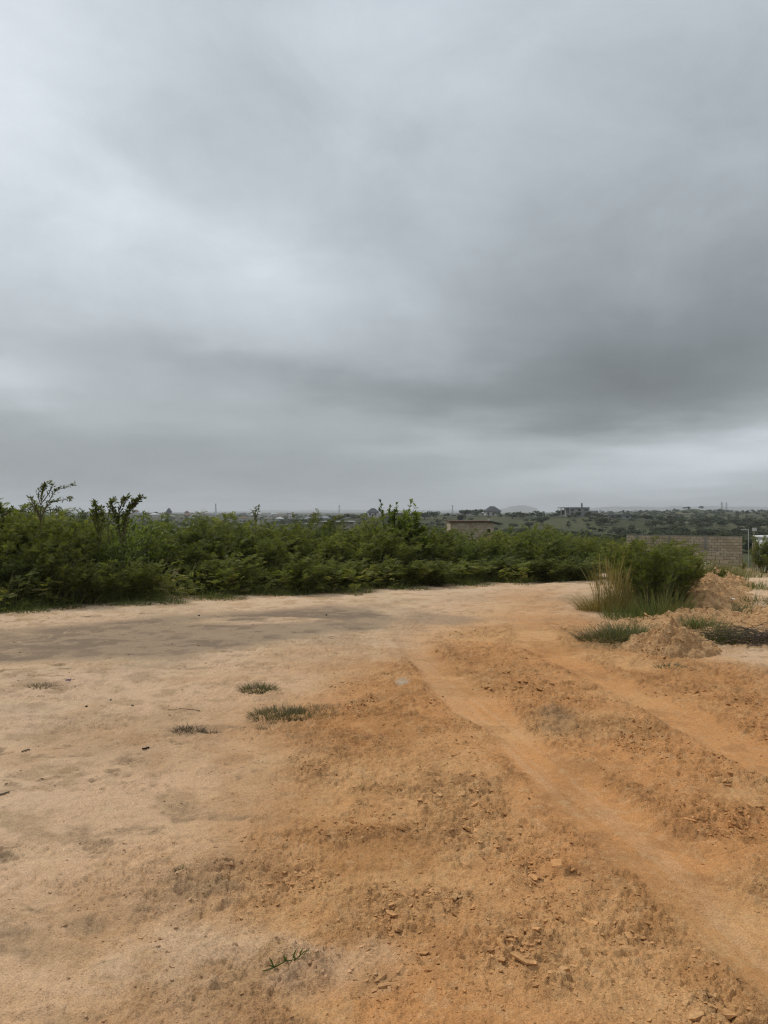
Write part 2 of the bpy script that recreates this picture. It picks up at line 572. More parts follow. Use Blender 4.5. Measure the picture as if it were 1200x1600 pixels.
def masks(x, y):
    r = np.hypot(x, y)
    wx = x + fbm(x * 0.9, y * 0.9, 5, 11) * 1.5
    wy = y + fbm(x * 0.9, y * 0.9, 5, 23) * 0.9
    w3x = x + fbm(x * 3.1, y * 3.1, 4, 12) * 0.35
    w3y = y + fbm(x * 3.1, y * 3.1, 4, 24) * 0.35
    near = 1 - sstep(24, 40, r)
    xb = np.interp(wy, [0, 2.4, 3.2, 4.6, 6.2, 7.5, 8.7, 10, 13, 18], [-0.5, -0.55, -0.75, -1.05, -0.95, -0.5, 0.05, 0.75, 1.8, 3.0])
    orange = (0.45 * sstep(-2.2, 0.4, wx - xb) + 0.55 * sstep(-0.7, 0.9, wx - xb)) * (1 - 0.45 * sstep(9.0, 14.0, wy)) * (1 - 0.5 * sstep(2.7, 4.0, wx) * sstep(6, 8, wy))
    lo = np.interp(w3x, [-7, -4.5, -2.3, -0.9, -0.3, 0.3], [7.2, 7.7, 8.2, 9.7, 10.1, 11.2])
    hi = np.interp(w3x, [-7, -4.5, -2.3, -0.9, -0.3, 0.3], [10.3, 11.2, 12.7, 13.6, 13.2, 11.9])
    silt = sstep(0, 0.6, w3y - lo) * sstep(0, 1.0, hi - w3y)
    isl = blot(x, y, -1.9, 11.2, 1.15, 0.55, 71, 0.6) * sstep(-0.15, 0.1, fbm(x * 1.5, y * 3.0, 4, 77))
    silt = silt * (1 - 0.9 * isl)
    silt = silt * (0.80 + 0.20 * sstep(-0.2, 0.1, fbm(x * 0.8, y * 1.6, 4, 31)))
    s2 = blot(x, y, 0.8, 11.4, 0.75, 0.8, 73, 0.5) * 0.55
    silt = np.maximum(silt, s2)
    t1, d1 = track(x, y, T1, 0.20, 0.07)
    t2, d2 = track(x, y, T2, 0.20, 0.07)
    t3, d3 = track(x, y, T3, 0.16, 0.07)
    streak = fbm((x - np.interp(y, *T1)) * 16, y * 0.8, 3, 41)
    trk = np.clip(np.maximum(np.maximum(t1 * (1 - 0.8 * sstep(8.5, 10.5, y)), t2 * 0.75), t3 * 0.6), 0, 1)
    churn = (0.25 * sstep(-1.2, 0.2, wx - xb) + 0.75 * sstep(-0.25, 0.6, wx - xb)) * (1 - sstep(9.5, 12.5, wy)) * (1 - trk)
    churn = np.maximum(churn, 0.35 * sstep(6.3, 9, y) * (1 - sstep(11, 13, y)) * (1 - silt) * (1 - trk))
    patch = sstep(-0.13, 0.10, fbm(x * 2.3, y * 2.3, 4, 62))
    leftp = blot(x, y, -0.55, 3.3, 0.75, 0.38, 64, 0.6) * 0.7
    churn = np.clip(np.maximum(churn * (0.40 + 0.60 * patch), leftp), 0, 1)
    edge = thicket_edge(x)
    pale = sstep(-3.2, -0.6, wy - edge) * (1 - silt) * 0.85
    pale = np.maximum(pale, sstep(14, 18, wy) * 0.8)
    pale = np.maximum(pale, 0.55 * sstep(2.9, 4.2, wx) * sstep(6.0, 7.5, wy))
    pale = np.maximum(pale, 0.16 * t1 * sstep(-0.1, 0.15, streak) * (1 - sstep(8, 10, y)))
    pale = np.maximum(pale, 0.42 * t3 * sstep(-0.2, 0.2, fbm(d3 * 14, y * 0.9, 3, 43)))
    pale = np.maximum(pale, 0.5 * blot(x, y, -0.5, 2.65, 0.75, 0.35, 65, 0.7))
    dark = np.zeros_like(x)
    for k, (px, py, rx, ry) in enumerate(STAINS):
        c = PX(px, py)
        dark = np.maximum(dark, blot(x, y, c[0], c[1], rx, ry * 1.6, 100 + k, 0.9) * 0.62)
    shade_fleck = sstep(0.08, 0.22, fbm(x * 5, y * 9, 5, 68, 0.6)) * (1 - 0.92 * orange) * 0.9 * (0.35 + 0.65 * sstep(-0.1, 0.15, fbm(x * 0.9, y * 1.2, 3, 69))) * (1 - silt) * (1 - sstep(12, 14, y))  # dark flecks painted on the sand as the shade of small bumps
    dark = np.maximum(dark, shade_fleck)
    inside = (x > -40) & (x < 6.4)
    ve = sstep(-0.35, 0.55, y - edge + fbm(x * 1.7, y * 1.7, 4, 33) * 1.7) * inside
    right = sstep(0.0, 1.4, y - np.interp(x, [5, 7, 9, 12, 20], [20, 26, 32, 40, 60])) * (x >= 5) * 0.9
    strip = blot(x, y, 5.2, 13.4, 1.7, 2.6, 37, 0.5) * 0.75
    strip2 = blot(x, y, 2.95, 9.2, 0.75, 0.5, 38, 0.4) * 0.6
    strip3 = blot(x, y, 4.5, 9.6, 1.3, 0.5, 39, 0.9) * 0.45
    veg = np.clip(np.maximum.reduce([ve, right, strip, strip2, strip3]), 0, 1) * near
    far = sstep(26, 44, r)
    # the dirt road that leaves over the crest on the right-hand side stays bare a little longer
    road = np.exp(-((x - np.interp(y, [10, 20, 40, 60], [6.0, 11.2, 20.0, 31.0])) / np.interp(y, [10, 60], [1.1, 2.4])) ** 2) * (y > 8)
    far = far * (1 - 0.9 * road * (1 - sstep(60, 90, r)))
    veg = veg * (1 - 0.85 * road)
    pale = np.maximum(pale, 0.7 * road)
    lime = blot(x, y, 0.167, 7.16, 0.075, 0.19, 83, 0.35) * 0.75
    wd1, wd2, _, _, _ = worley(x * 1.1 + fbm(x * 3, y * 3, 3, 13) * 0.6, y * 1.1, 4)
    crack = (1 - sstep(0.015, 0.05, wd2 - wd1)) * silt * sstep(-0.02, 0.12, fbm(x * 0.6 + 4, y * 0.6, 3, 81)) * (x < -1.0)
    gd1, gd2, _, _, _ = worley(x * 4.5 + fbm(x * 9, y * 9, 3, 93) * 0.8, y * 4.5 + fbm(x * 9, y * 9, 3, 94) * 0.8, 44)
    fissure = (1 - sstep(0.02, 0.09, gd2 - gd1)) * sstep(0.0, 0.14, fbm(x * 1.3, y * 1.3, 3, 95)) * (1 - trk) * near
    return dict(fissure=fissure, orange=orange, silt=silt, veg=veg, churn=churn, pale=pale, dark=dark, far=far, lime=lime, crack=crack,
                trk=trk, d1=d1, d2=d2, t1=t1, t2=t2, near=near)


def relief(x, y, k):
    """small relief of the bare earth"""
    near = k['near']
    h = fbm(x * 0.55, y * 0.55, 3, 2) * 0.05
    h = h + fbm(x * 3.5, y * 3.5, 4, 3) * 0.014
    rough = sstep(-0.08, 0.16, fbm(x * 1.4, y * 2.4, 4, 311)) * (1 - k['silt']) * (1 - k['trk'])
    h = h + fbm(x * 14, y * 14, 4, 4, 0.6) * (0.015 * (1 - 0.7 * k['silt']))
    h = h - np.abs(fbm(x * 8, y * 11, 5, 313, 0.62)) * 0.085 * rough
    c = k['churn']
    b = fbm(x * 6.5, y * 6.5, 5, 5, 0.6)
    h = h + c * (np.abs(b) * -0.095 + 0.020)
    h = h + c * fbm(x * 31, y * 31, 3, 16) * 0.013
    d1, d2, cid, ox, oy = worley(x * 11 + fbm(x * 20, y * 20, 2, 6) * 0.9, y * 11 + fbm(x * 20, y * 20, 2, 7) * 0.9, 8)
    gate = sstep(0.45, 0.6, cid) * sstep(0.30, 0.75, c)
    plate = gate * sstep(0.02, 0.14, d2 - d1) * (0.007 + 0.016 * (ox * np.cos(cid * 40) + oy * np.sin(cid * 40)))
    h = h + np.clip(plate, -0.003, 0.016)
    e1, e2, cid2, ox2, oy2 = worley(x * 26, y * 26, 18)
    gate2 = sstep(0.45, 0.7, cid2) * sstep(0.2, 0.7, c)
    h = h + gate2 * (1 - sstep(0.10, 0.6, e1)) * 0.005 * cid2
    for fr, st, am, sd_ in ((4.0, 9.0, 0.011, 331), (8.0, 6.0, 0.006, 337)):
        v = fbm(x * fr, y * fr, 5, sd_, 0.58) * st
        ledge = np.floor(v) + sstep(0.0, 0.10, v - np.floor(v)) - v
        h = h + ledge * am * np.clip(c * 1.2 + 1.0 * rough, 0, 1.2)
    f1, f2, cid3, ox3, oy3 = worley(x * 2.1, y * 2.1, 28)
    h = h - (cid3 > 0.45) * 0.020 * np.exp(-(f1 / 0.17) ** 2) * (1 - k['silt']) + (cid3 > 0.45) * 0.007 * np.exp(-((f1 - 0.27) / 0.08) ** 2) * (1 - k['silt'])
    # ruts: pressed flat with a low berm on each side
    for t, d in ((k['t1'], k['d1']), (k['t2'], k['d2'])):
        h = h * (1 - 0.6 * t) - 0.011 * t + t * 0.004 * np.sin(y * 62 + d * 40) * sstep(-0.02, 0.12, fbm(x * 2.1, y * 1.3, 3, 305))
        h = h + 0.008 * np.exp(-((np.abs(d) - 0.30) / 0.07) ** 2) * (y < 10) * (0.5 + fbm(x * 5, y * 5, 2, 9) * 2)
        h = h + t * fbm(d * 30, y * 1.2, 3, 14) * 0.010
    h = h + k['dark'] * (fbm(x * 18, y * 18, 4, 15, 0.65) * 0.03 - 0.004)
    h = h - k['crack'] * 0.004 - k['fissure'] * 0.006
    return h * near


def soil_colour(x, y, k):
    """colour of the soil (sand, orange laterite, grey silt, humus), plus relief shade painted as flecks"""
    def mix(c, d, f):
        return c * (1 - f[:, None]) + np.asarray(d) * f[:, None]
    n0 = fbm(x * 0.7, y * 0.7, 4, 201)
    n1 = fbm(x * 4.2, y * 4.2, 5, 203, 0.6)
    n2 = fbm(x * 19, y * 19, 4, 207, 0.65)
    n3 = fbm(x * 1.6 + 9, y * 1.6, 4, 211) + 0.12 * np.exp(-((x - 0.35) / 0.7) ** 2 - ((y - 8.3) / 1.2) ** 2)
    one = np.ones((len(x), 3))
    sand = mix(one * SAND, SAND_GREY, sstep(-0.12, 0.16, n0))
    sand = mix(sand, (0.36, 0.25, 0.15), sstep(0.0, 0.2, n1) * 0.8)
    sand = mix(sand, (0.38, 0.245, 0.13), k['fissure'] * 0.55)
    sand = mix(sand, (0.55, 0.36, 0.21), sstep(0.0, 0.2, n3) * 0.5)
    sand = mix(sand, (0.60, 0.43, 0.265), sstep(0.04, 0.22, -n1 + n3 * 0.4) * 0.6)
    org = mix(one * (0.57, 0.315, 0.135), ORANGE, sstep(-0.15, 0.15, n0))
    org = mix(org, (0.42, 0.205, 0.075), sstep(0.0, 0.2, n3) * 0.7)
    org = mix(org, ORANGE_DARK, sstep(0.05, 0.22, n1) * 0.42)
    org = mix(org, ORANGE_DARK, sstep(0.02, 0.20, n2) * 0.55 * k['churn'])
    org = mix(org, (0.64, 0.40, 0.20), sstep(0.06, 0.22, -n2) * 0.35)
    c = sand * (1 - k['orange'][:, None]) + org * k['orange'][:, None]
    pc = mix(one * PALE, (0.50, 0.325, 0.175), sstep(-0.06, 0.2, n1))
    c = c * (1 - k['pale'][:, None]) + pc * k['pale'][:, None]
    sc = mix(one * SILT, (0.31, 0.225, 0.145), sstep(-0.1, 0.15, n1 + n0 * 0.5))
    c = c * (1 - k['silt'][:, None]) + sc * k['silt'][:, None]
    c = mix(c, (0.46, 0.34, 0.21), k['crack'] * 0.7)
    dc = mix(one * (0.21, 0.14, 0.08), (0.37, 0.24, 0.13), sstep(-0.15, 0.1, n2 + n1))
    c = c * (1 - k['dark'][:, None]) + dc * k['dark'][:, None]  # brown of the stains, and of the flecks that carry painted bump shade
    c = mix(c, (0.46, 0.38, 0.28), k['lime'])
    vc = mix(one * (0.055, 0.05, 0.025), (0.13, 0.11, 0.05), sstep(-0.12, 0.15, n1))
    c = c * (1 - k['veg'][:, None]) + vc * k['veg'][:, None]
    return np.clip(c * (1 + 0.16 * n2[:, None] + 0.14 * n1[:, None]), 0.01, 0.8)


def build_ground():
    ang_f = np.linspace(-36, 36, 710)
    ang = np.radians(np.concatenate([ang_f, np.linspace(36, 324, 74)[1:-1]]))
    rr = [0.25, 0.6, 1.0, 1.35, 1.6, 1.75]
    r = 1.85
    while r < 32:
        rr.append(r)
        r += 0.0029 * r ** 1.15
    while r < 8600:
        rr.append(r)
        r *= 1.05
    rr = np.array(rr)
    na, nr = len(ang), len(rr)
    A, RR = np.meshgrid(ang, rr)
    x, y = (RR * np.sin(A)).ravel(), (RR * np.cos(A)).ravel()
    k = masks(x, y)
    z = base_height(x, y) + relief(x, y, k)
    global GRID
    GRID = (rr, ang[:710], z.reshape(nr, na)[:, :710])
    v = np.concatenate([[[0, 0, 0]], np.stack([x, y, z], 1)])
    i = np.arange(nr - 1)[:, None] * na + 1
    j = np.arange(na)[None, :]
    jn = (j + 1) % na
    q = np.stack([i + j, i + na + j, i + na + jn, i + jn], -1).reshape(-1, 4)
    t = np.stack([np.zeros(na, int), 1 + np.arange(na), 1 + (np.arange(na) + 1) % na], 1)
    isfar = RR.ravel() > 27
    soil = np.concatenate([soil_colour(x, y, k), np.where(isfar, k['far'], k['churn'])[:, None]], 1)
    soil = np.concatenate([soil[:1], soil])
    me = mesh_np('ground', v, [q, t], True, {'soil': soil})
    me.materials.append(earth_material())
    me.materials.append(plain_material())
    row = np.repeat(np.arange(nr - 1), na)
    me.polygons.foreach_set('material_index', np.concatenate([(rr[row] > 27).astype(np.int32), np.zeros(len(t), np.int32)]))
    o = obj('ground', me, None)
    o['kind'] = 'structure'
    return o


def Z(x, y):
    """height of the ground, read off its own grid"""
    x, y = np.atleast_1d(np.asarray(x, float)), np.atleast_1d(np.asarray(y, float))
    rr, ang, zz = GRID
    r, a = np.hypot(x, y), np.arctan2(x, y)
    i = np.clip(np.searchsorted(rr, r) - 1, 0, len(rr) - 2)
    j = np.clip(np.searchsorted(ang, a) - 1, 0, len(ang) - 2)
    fr = np.clip((r - rr[i]) / (rr[i + 1] - rr[i]), 0, 1)
    fa = np.clip((a - ang[j]) / (ang[j + 1] - ang[j]), 0, 1)
    return (zz[i, j] * (1 - fa) + zz[i, j + 1] * fa) * (1 - fr) + (zz[i + 1, j] * (1 - fa) + zz[i + 1, j + 1] * fa) * fr


def Z1(x, y):
    return float(Z(x, y)[0])


GRID = None
ground = build_ground()

# ------------------------------------------------------------------ far hills
M['hill'] = noisy('hill_scrub', (0.05, 0.055, 0.03), (0.10, 0.095, 0.05), 0.02)


def hill(cx, cy, wx, wy, hgt, seed, prof=None):
    n, m_ = 90, 14
    u = np.linspace(-1, 1, n)
    w = np.linspace(-1, 1, m_)
    U, W = np.meshgrid(u, w)
    p = np.interp(U, *prof) if prof else np.sqrt(np.clip(1 - U * U, 0, 1))
    hh = hgt * p * np.clip(1 - W * W, 0, 1) * (1 + 0.9 * fbm(U * 5 + seed, W * 1.5, 5, seed, 0.6)) - 3
    v = np.stack([cx + U * wx, cy + W * wy, hh], -1).reshape(-1, 3)
    i = np.arange(m_ - 1)[:, None] * n
    j = np.arange(n - 1)[None, :]
    q = np.stack([i + j, i + j + 1, i + n + j + 1, i + n + j], -1).reshape(-1, 4)
    o = obj('hills', mesh_np('hills', v, q, True), M['hill'])
    o['kind'] = 'structure'


hill((805 - 600) / 1200 * 6800, 6800, 215, 200, 64, 3, ([-1, -0.7, -0.4, -0.1, 0.2, 0.55, 0.8, 1], [0, 0.35, 0.62, 0.95, 1, 0.8, 0.55, 0]))
hill((1060 - 600) / 1200 * 7600, 7600, 1250, 420, 66, 5, ([-1, -0.85, -0.6, -0.3, 0, 0.3, 0.6, 0.85, 1], [0, 0.35, 0.75, 0.9, 0.8, 1, 0.85, 0.6, 0]))
hill((560 - 600) / 1200 * 7800, 7800, 1500, 300, 26, 8)

# ------------------------------------------------------------------ plant building blocks
def frames(dirs, roll):
    x = dirs / (np.linalg.norm(dirs, axis=1)[:, None] + 1e-9)
    up = np.tile(np.array([0.0, 0.0, 1.0]), (len(x), 1))
    up[np.abs(x[:, 2]) > 0.97] = (0, 1, 0)
    y = np.cross(up, x)
    y /= np.linalg.norm(y, axis=1)[:, None] + 1e-9
    z = np.cross(x, y)
    c, s_ = np.cos(roll)[:, None], np.sin(roll)[:, None]
    return x, y * c + z * s_, z * c - y * s_


def stamp(mb, T, quads, P, dirs, roll, size, v):
    """copies of a leaf template T (k,3) set at P along dirs"""
    x, y, z = frames(dirs, roll)
    S = np.asarray(size)[:, None, None]
    V = P[:, None, :] + S * (T[None, :, 0:1] * x[:, None, :] + T[None, :, 1:2] * y[:, None, :] + T[None, :, 2:3] * z[:, None, :])
    n, k = len(P), len(T)
    Q = (np.asarray(quads)[None, :, :] + (np.arange(n) * k)[:, None, None]).reshape(-1, np.asarray(quads).shape[1])
    mb.add(V.reshape(-1, 3), Q, a=np.repeat(v, k))


def frond_template(pairs, leaf_l, leaf_w, droop=0.25):
    """a pinnate leaf of unit length along +x"""
    T, Q = [], []
    for i in range(pairs):
        t = (i + 1) / (pairs + 0.5)
        zc = -droop * t * t
        fl = leaf_l * (1 - 0.45 * abs(t - 0.45))
        for sgn in (-1, 1):
            ax, ay = 0.55, 0.83 * sgn
            ox, oy = -0.83 * sgn, 0.55
            k = len(T)
            T += [(t, 0, zc), (t + ax * fl * .5 + ox * leaf_w, ay * fl * .5 + oy * leaf_w, zc + 0.02),
                  (t + ax * fl, ay * fl, zc - 0.04), (t + ax * fl * .5 - ox * leaf_w, ay * fl * .5 - oy * leaf_w, zc + 0.0)]
            Q.append((k, k + 1, k + 2, k + 3))
    return np.array(T), np.array(Q)


FROND = frond_template(6, 0.40, 0.060)
FROND_S = frond_template(5, 0.42, 0.09)
LEAF = (np.array([(0, 0, 0), (0.35, 0.23, 0.05), (0.35, -0.23, 0.05), (0.75, 0.17, 0.0), (0.75, -0.17, 0.0), (1.05, 0.03, -0.12), (1.05, -0.03, -0.12)]),
        np.array([(0, 2, 1, 1), (1, 2, 4, 3), (3, 4, 6, 5)]))
LEAF = (np.array([(0, 0.03, 0), (0, -0.03, 0), (0.4, 0.22, 0.05), (0.4, -0.22, 0.05), (0.8, 0.15, -0.01), (0.8, -0.15, -0.01), (1.05, 0.02, -0.1), (1.05, -0.02, -0.1)]),
        np.array([(0, 1, 3, 2), (2, 3, 5, 4), (4, 5, 7, 6)]))


def rand_dirs(n, zlo=-0.3, zhi=1.0):
    a = rng.uniform(0, 2 * np.pi, n)
    z = rng.uniform(zlo, zhi, n)
    r_ = np.sqrt(np.clip(1 - z * z, 0, 1))
    return np.stack([r_ * np.cos(a), r_ * np.sin(a), z], 1)


def shrub_meshes(seed, H, W, stems=11, fronds=900, frond=FROND, size=(0.16, 0.30), lean=0.16, leafy_from=0.12, spiky=0.35, twist=1.0, shoots=17):
    """stems and foliage of one shrub, base at the origin"""
    global rng
    keep = rng
    rng = np.random.default_rng(seed)
    ms, mf = MB(), MB()
    P, D, V = [], [], []
    per = fronds // stems
    for i in range(stems):
        a = i / stems * 2 * np.pi + rng.uniform(-0.4, 0.4)
        out = np.array([math.cos(a), math.sin(a), 0])
        reach = W / 2 * rng.uniform(0.15, 1.0)
        hgt = H * (1 - 0.42 * (reach / (W / 2)) ** 2) * rng.uniform(1 - spiky, 1.04)
        b0 = out * W * 0.06 * rng.uniform(0.2, 1.6)
        t = np.linspace(0, 1, 8)
        bend = rng.normal(0, 0.06, 2)
        pts = b0 + out * (reach * t ** 1.25)[:, None] + np.array([0, 0, 1.0]) * (hgt * (t * 1.15 - 0.15 * t * t))[:, None]
        pts[:, 0] += lean * H * t ** 2 + bend[0] * np.sin(t * 5)
        pts[:, 1] += bend[1] * np.sin(t * 4 + 1)
        ms.tube(pts, np.linspace(0.016, 0.004, 8) * max(0.6, H), 5, a=rng.uniform(0, 1))
        tt = leafy_from + (1 - leafy_from) * rng.uniform(0, 1, per) ** 0.75
        base = np.stack([np.interp(tt, t, pts[:, k]) for k in range(3)], 1)
        d = rand_dirs(per, -0.25, 0.9) * twist
        d += out * 0.35
        d[:, 0] += lean * 1.5
        d[:, 2] += 0.25 + 0.5 * tt
        d /= np.linalg.norm(d, axis=1)[:, None]
        tw = rng.uniform(0.02, 0.26, per)[:, None] * W * 0.55 * (1.15 - 0.7 * tt)[:, None]
        P.append(base + d * tw)
        dd = d + rand_dirs(per, -0.6, 0.5) * 0.55
        D.append(dd)
        V.append(np.clip(rng.normal(0.42, 0.18, per) + rng.normal(0, 0.15) + (tt > 0.93) * 0.12, 0, 0.93))
        for k in range(0, per, max(1, per // 16)):
            ms.tube([base[k], base[k] + d[k] * tw[k] * 0.5 + (0, 0, 0.01), base[k] + d[k] * tw[k]], [0.005, 0.004, 0.002], 3, a=0.5)
    for i in range(shoots):
        a = rng.uniform(0, 2 * np.pi)
        out = np.array([math.cos(a), math.sin(a), 0])
        t = np.linspace(0, 1, 9)
        top = H * rng.uniform(0.85, 1.22)
        reach = W * rng.uniform(0.1, 0.55)
        pts = out * (reach * t ** 1.4)[:, None] + np.array([0, 0, 1.0]) * (top * (t * 1.25 - 0.28 * t ** 3))[:, None]
        pts[:, 0] += (lean + 0.12) * H * t ** 2.2
        ms.tube(pts, np.linspace(0.008, 0.002, 9), 4, a=0.4)
        k = 34
        tt = rng.uniform(0.45, 1.0, k)
        base = np.stack([np.interp(tt, t, pts[:, c]) for c in range(3)], 1)
        tg = np.stack([np.interp(tt, t, np.gradient(pts[:, c])) for c in range(3)], 1)
        tg /= np.linalg.norm(tg, axis=1)[:, None]
        P.append(base)
        D.append(tg * 0.8 + rand_dirs(k, -0.4, 0.7))
        V.append(np.clip(rng.normal(0.5, 0.18, k), 0, 0.95))
    P, D, V = np.concatenate(P), np.concatenate(D), np.concatenate(V)
    P[:, 2] = np.maximum(P[:, 2], 0.04)
    stamp(mf, frond[0], frond[1], P, D, rng.uniform(-0.6, 0.6, len(P)), rng.uniform(size[0], size[1], len(P)), V)
    rng = keep
    return ms.mesh('stem', True), mf.mesh('foliage')


SHRUBS = []
for i in range(9):
    kw = dict(H=1.35 + 0.1 * (i % 3), W=1.75, stems=14 + i % 3, fronds=1900, size=(0.065, 0.16))
    mat = M['feather']
    if i in (2, 6):
        mat = M['blue_leaf']
        kw.update(lean=0.26, spiky=0.25)
    if i in (4, 7):
        kw.update(frond=LEAF, size=(0.05, 0.10), fronds=3000)
        mat = M['broad']
    st, fo = shrub_meshes(300 + i, **kw)
    st.materials.append(M['bark'])
    fo.materials.append(mat)
    SHRUBS.append((st, fo))


def put_shrub(i, x, y, scale, label, group, rotz=None, z=None, name='shrub', cat='shrub'):
    st, fo = SHRUBS[i % len(SHRUBS)]
    z = Z1(x, y) - 0.02 if z is None else z
    o = thing(name, label, cat, (x, y, z), random.uniform(-0.5, 0.5) if rotz is None else rotz, group, scale)
    obj('foliage', fo, None, o)
    obj('stem', st, None, o)
    return o


def blades(n, cx, cy, rx, ry, h0, h1, width, lean=(0.12, 0.0), spread=0.35, seg=3, v=(0.3, 0.15), seed=0, curl=0.35, head=0.0):
    """grass blades as tapering strips, local coordinates"""
    g_ = np.random.default_rng(seed + 1000)
    a = g_.uniform(0, 2 * np.pi, n)
    q = np.sqrt(g_.uniform(0, 1, n))
    bx, by = cx + rx * q * np.cos(a), cy + ry * q * np.sin(a)
    h = g_.uniform(h0, h1, n) * (1 - 0.35 * q)
    d = np.stack([np.cos(a) * q * spread + g_.normal(0, spread * 0.5, n) + lean[0], np.sin(a) * q * spread + g_.normal(0, spread * 0.5, n) + lean[1]], 1)
    face = g_.uniform(0, np.pi, n)
    wx, wy = np.cos(face), np.sin(face)
    t = np.linspace(0, 1, seg + 1)
    wid = width * (1 - t * 0.92)
    if head:
        wid = width * (1 - 0.5 * t) + head * np.exp(-((t - 0.88) / 0.09) ** 2)
    cu = g_.uniform(0.2, 1.0, n) * curl
    V = np.zeros((n, seg + 1, 2, 3))
    for k in range(seg + 1):
        px = bx + d[:, 0] * h * (t[k] + cu * t[k] ** 2)
        py = by + d[:, 1] * h * (t[k] + cu * t[k] ** 2)
        pz = h * (t[k] - cu * 0.6 * t[k] ** 2)
        for j, sg in ((0, -1), (1, 1)):
            V[:, k, j, 0] = px + sg * wx * wid[k] * 0.5
            V[:, k, j, 1] = py + sg * wy * wid[k] * 0.5
            V[:, k, j, 2] = pz
    m_ = (seg + 1) * 2
    one = np.array([(2 * k, 2 * k + 1, 2 * k + 3, 2 * k + 2) for k in range(seg)])
    Q = (one[None] + (np.arange(n) * m_)[:, None, None]).reshape(-1, 4)
    av = np.repeat(np.clip(g_.normal(v[0], v[1], n), 0, 1), m_)
    return V.reshape(-1, 3), Q, av


def tuft(name, parts, label, cat, px=None, py=None, xy=None, group=None, sink=0.01):
    """a thing made of several sorts of blade; parts: (part name, material, blades kwargs)"""
    if xy is None:
        xy = PX(px, py)[:2]
    o = thing(name, label, cat, (xy[0], xy[1], Z1(*xy) - sink), 0, group)
    for i, (pn, mat, kws) in enumerate(parts):
        mb = MB()
        for j, kw in enumerate(kws if isinstance(kws, list) else [kws]):
            v, q, a = blades(seed=hash((px, py, i, j, xy)) % 99991 if False else int(abs(xy[0]) * 977 + xy[1] * 131 + i * 17 + j), **kw)
            mb.add(v, q, a=a)
        obj(pn, mb.mesh(pn), M[mat], o)['kind'] = 'stuff'
    return o


# ------------------------------------------------------------------ the thicket along the far edge of the clearing
def top_height(x, y):
    px = 600 + 1200 * x / y
    yt = np.interp(px, [-150, 0, 150, 300, 420, 520, 600, 690, 720, 770, 790, 850, 900, 940], [806, 808, 812, 818, 820, 822, 820, 838, 842, 840, 829, 834, 842, 852])
    return EYE - (yt - 800) * y / 1200


ORD = ['first', 'second', 'third', 'fourth', 'fifth', 'sixth', 'seventh', 'eighth', 'ninth', 'tenth', 'eleventh', 'twelfth', 'thirteenth', 'fourteenth', 'fifteenth',
       'sixteenth', 'seventeenth', 'eighteenth', 'nineteenth', 'twentieth', 'twenty-first', 'twenty-second', 'twenty-third', 'twenty-fourth', 'twenty-fifth',
       'twenty-sixth', 'twenty-seventh', 'twenty-eighth', 'twenty-ninth', 'thirtieth']
ROWS = [(0.35, 0.50, 'low shrub in the front row of the thicket'), (1.15, 0.80, 'mid-height shrub in the second row of the thicket'),
        (2.1, 1.0, 'tall shrub on the top line of the thicket'), (3.4, 1.0, 'shrub at the back of the thicket'),
        (5.2, 1.0, 'shrub on the downslope just behind the thicket')]
for off, hf, lab in ROWS:
    x = -0.62 * (12.3 + off) + random.uniform(0, 0.4)
    seen = 0
    while x < 5.6 + off * 0.25:
        y = float(thicket_edge(np.array([x]))[0]) + off + random.uniform(-0.6 if hf < 0.6 else -0.3, 0.4)
        gz = Z1(x, y)
        H = max(0.45, (float(top_height(x, y)) - gz) * hf * random.uniform(0.84, 1.03))
        px = 600 + 1200 * x / y
        i = random.choice([0, 1, 2, 3, 5, 8, 0, 1, 3, 4, 6, 7])
        if hf < 0.6:
            i = random.choice([0, 1, 3, 5, 8, 2, 6])
        kindw = {2: 'blue-green', 6: 'blue-green', 4: 'broad-leaved', 7: 'broad-leaved'}.get(i, 'feathery')
        if px < -25:
            label = 'shrub carrying the thicket on past the left photo edge'
        else:
            label = kindw + ' ' + lab + ', ' + ORD[seen] + ' from the left'
            seen += 1
        o = put_shrub(i, x, y, 1.0, label, 'shrubs of the roadside thicket', z=gz - 0.03)
        o.scale = (max(0.62, H / 1.4) * random.uniform(0.9, 1.12),) * 2 + (H / 1.42,)
        x += random.uniform(0.75, 1.0) * (0.8 if hf < 0.6 else 1.0)

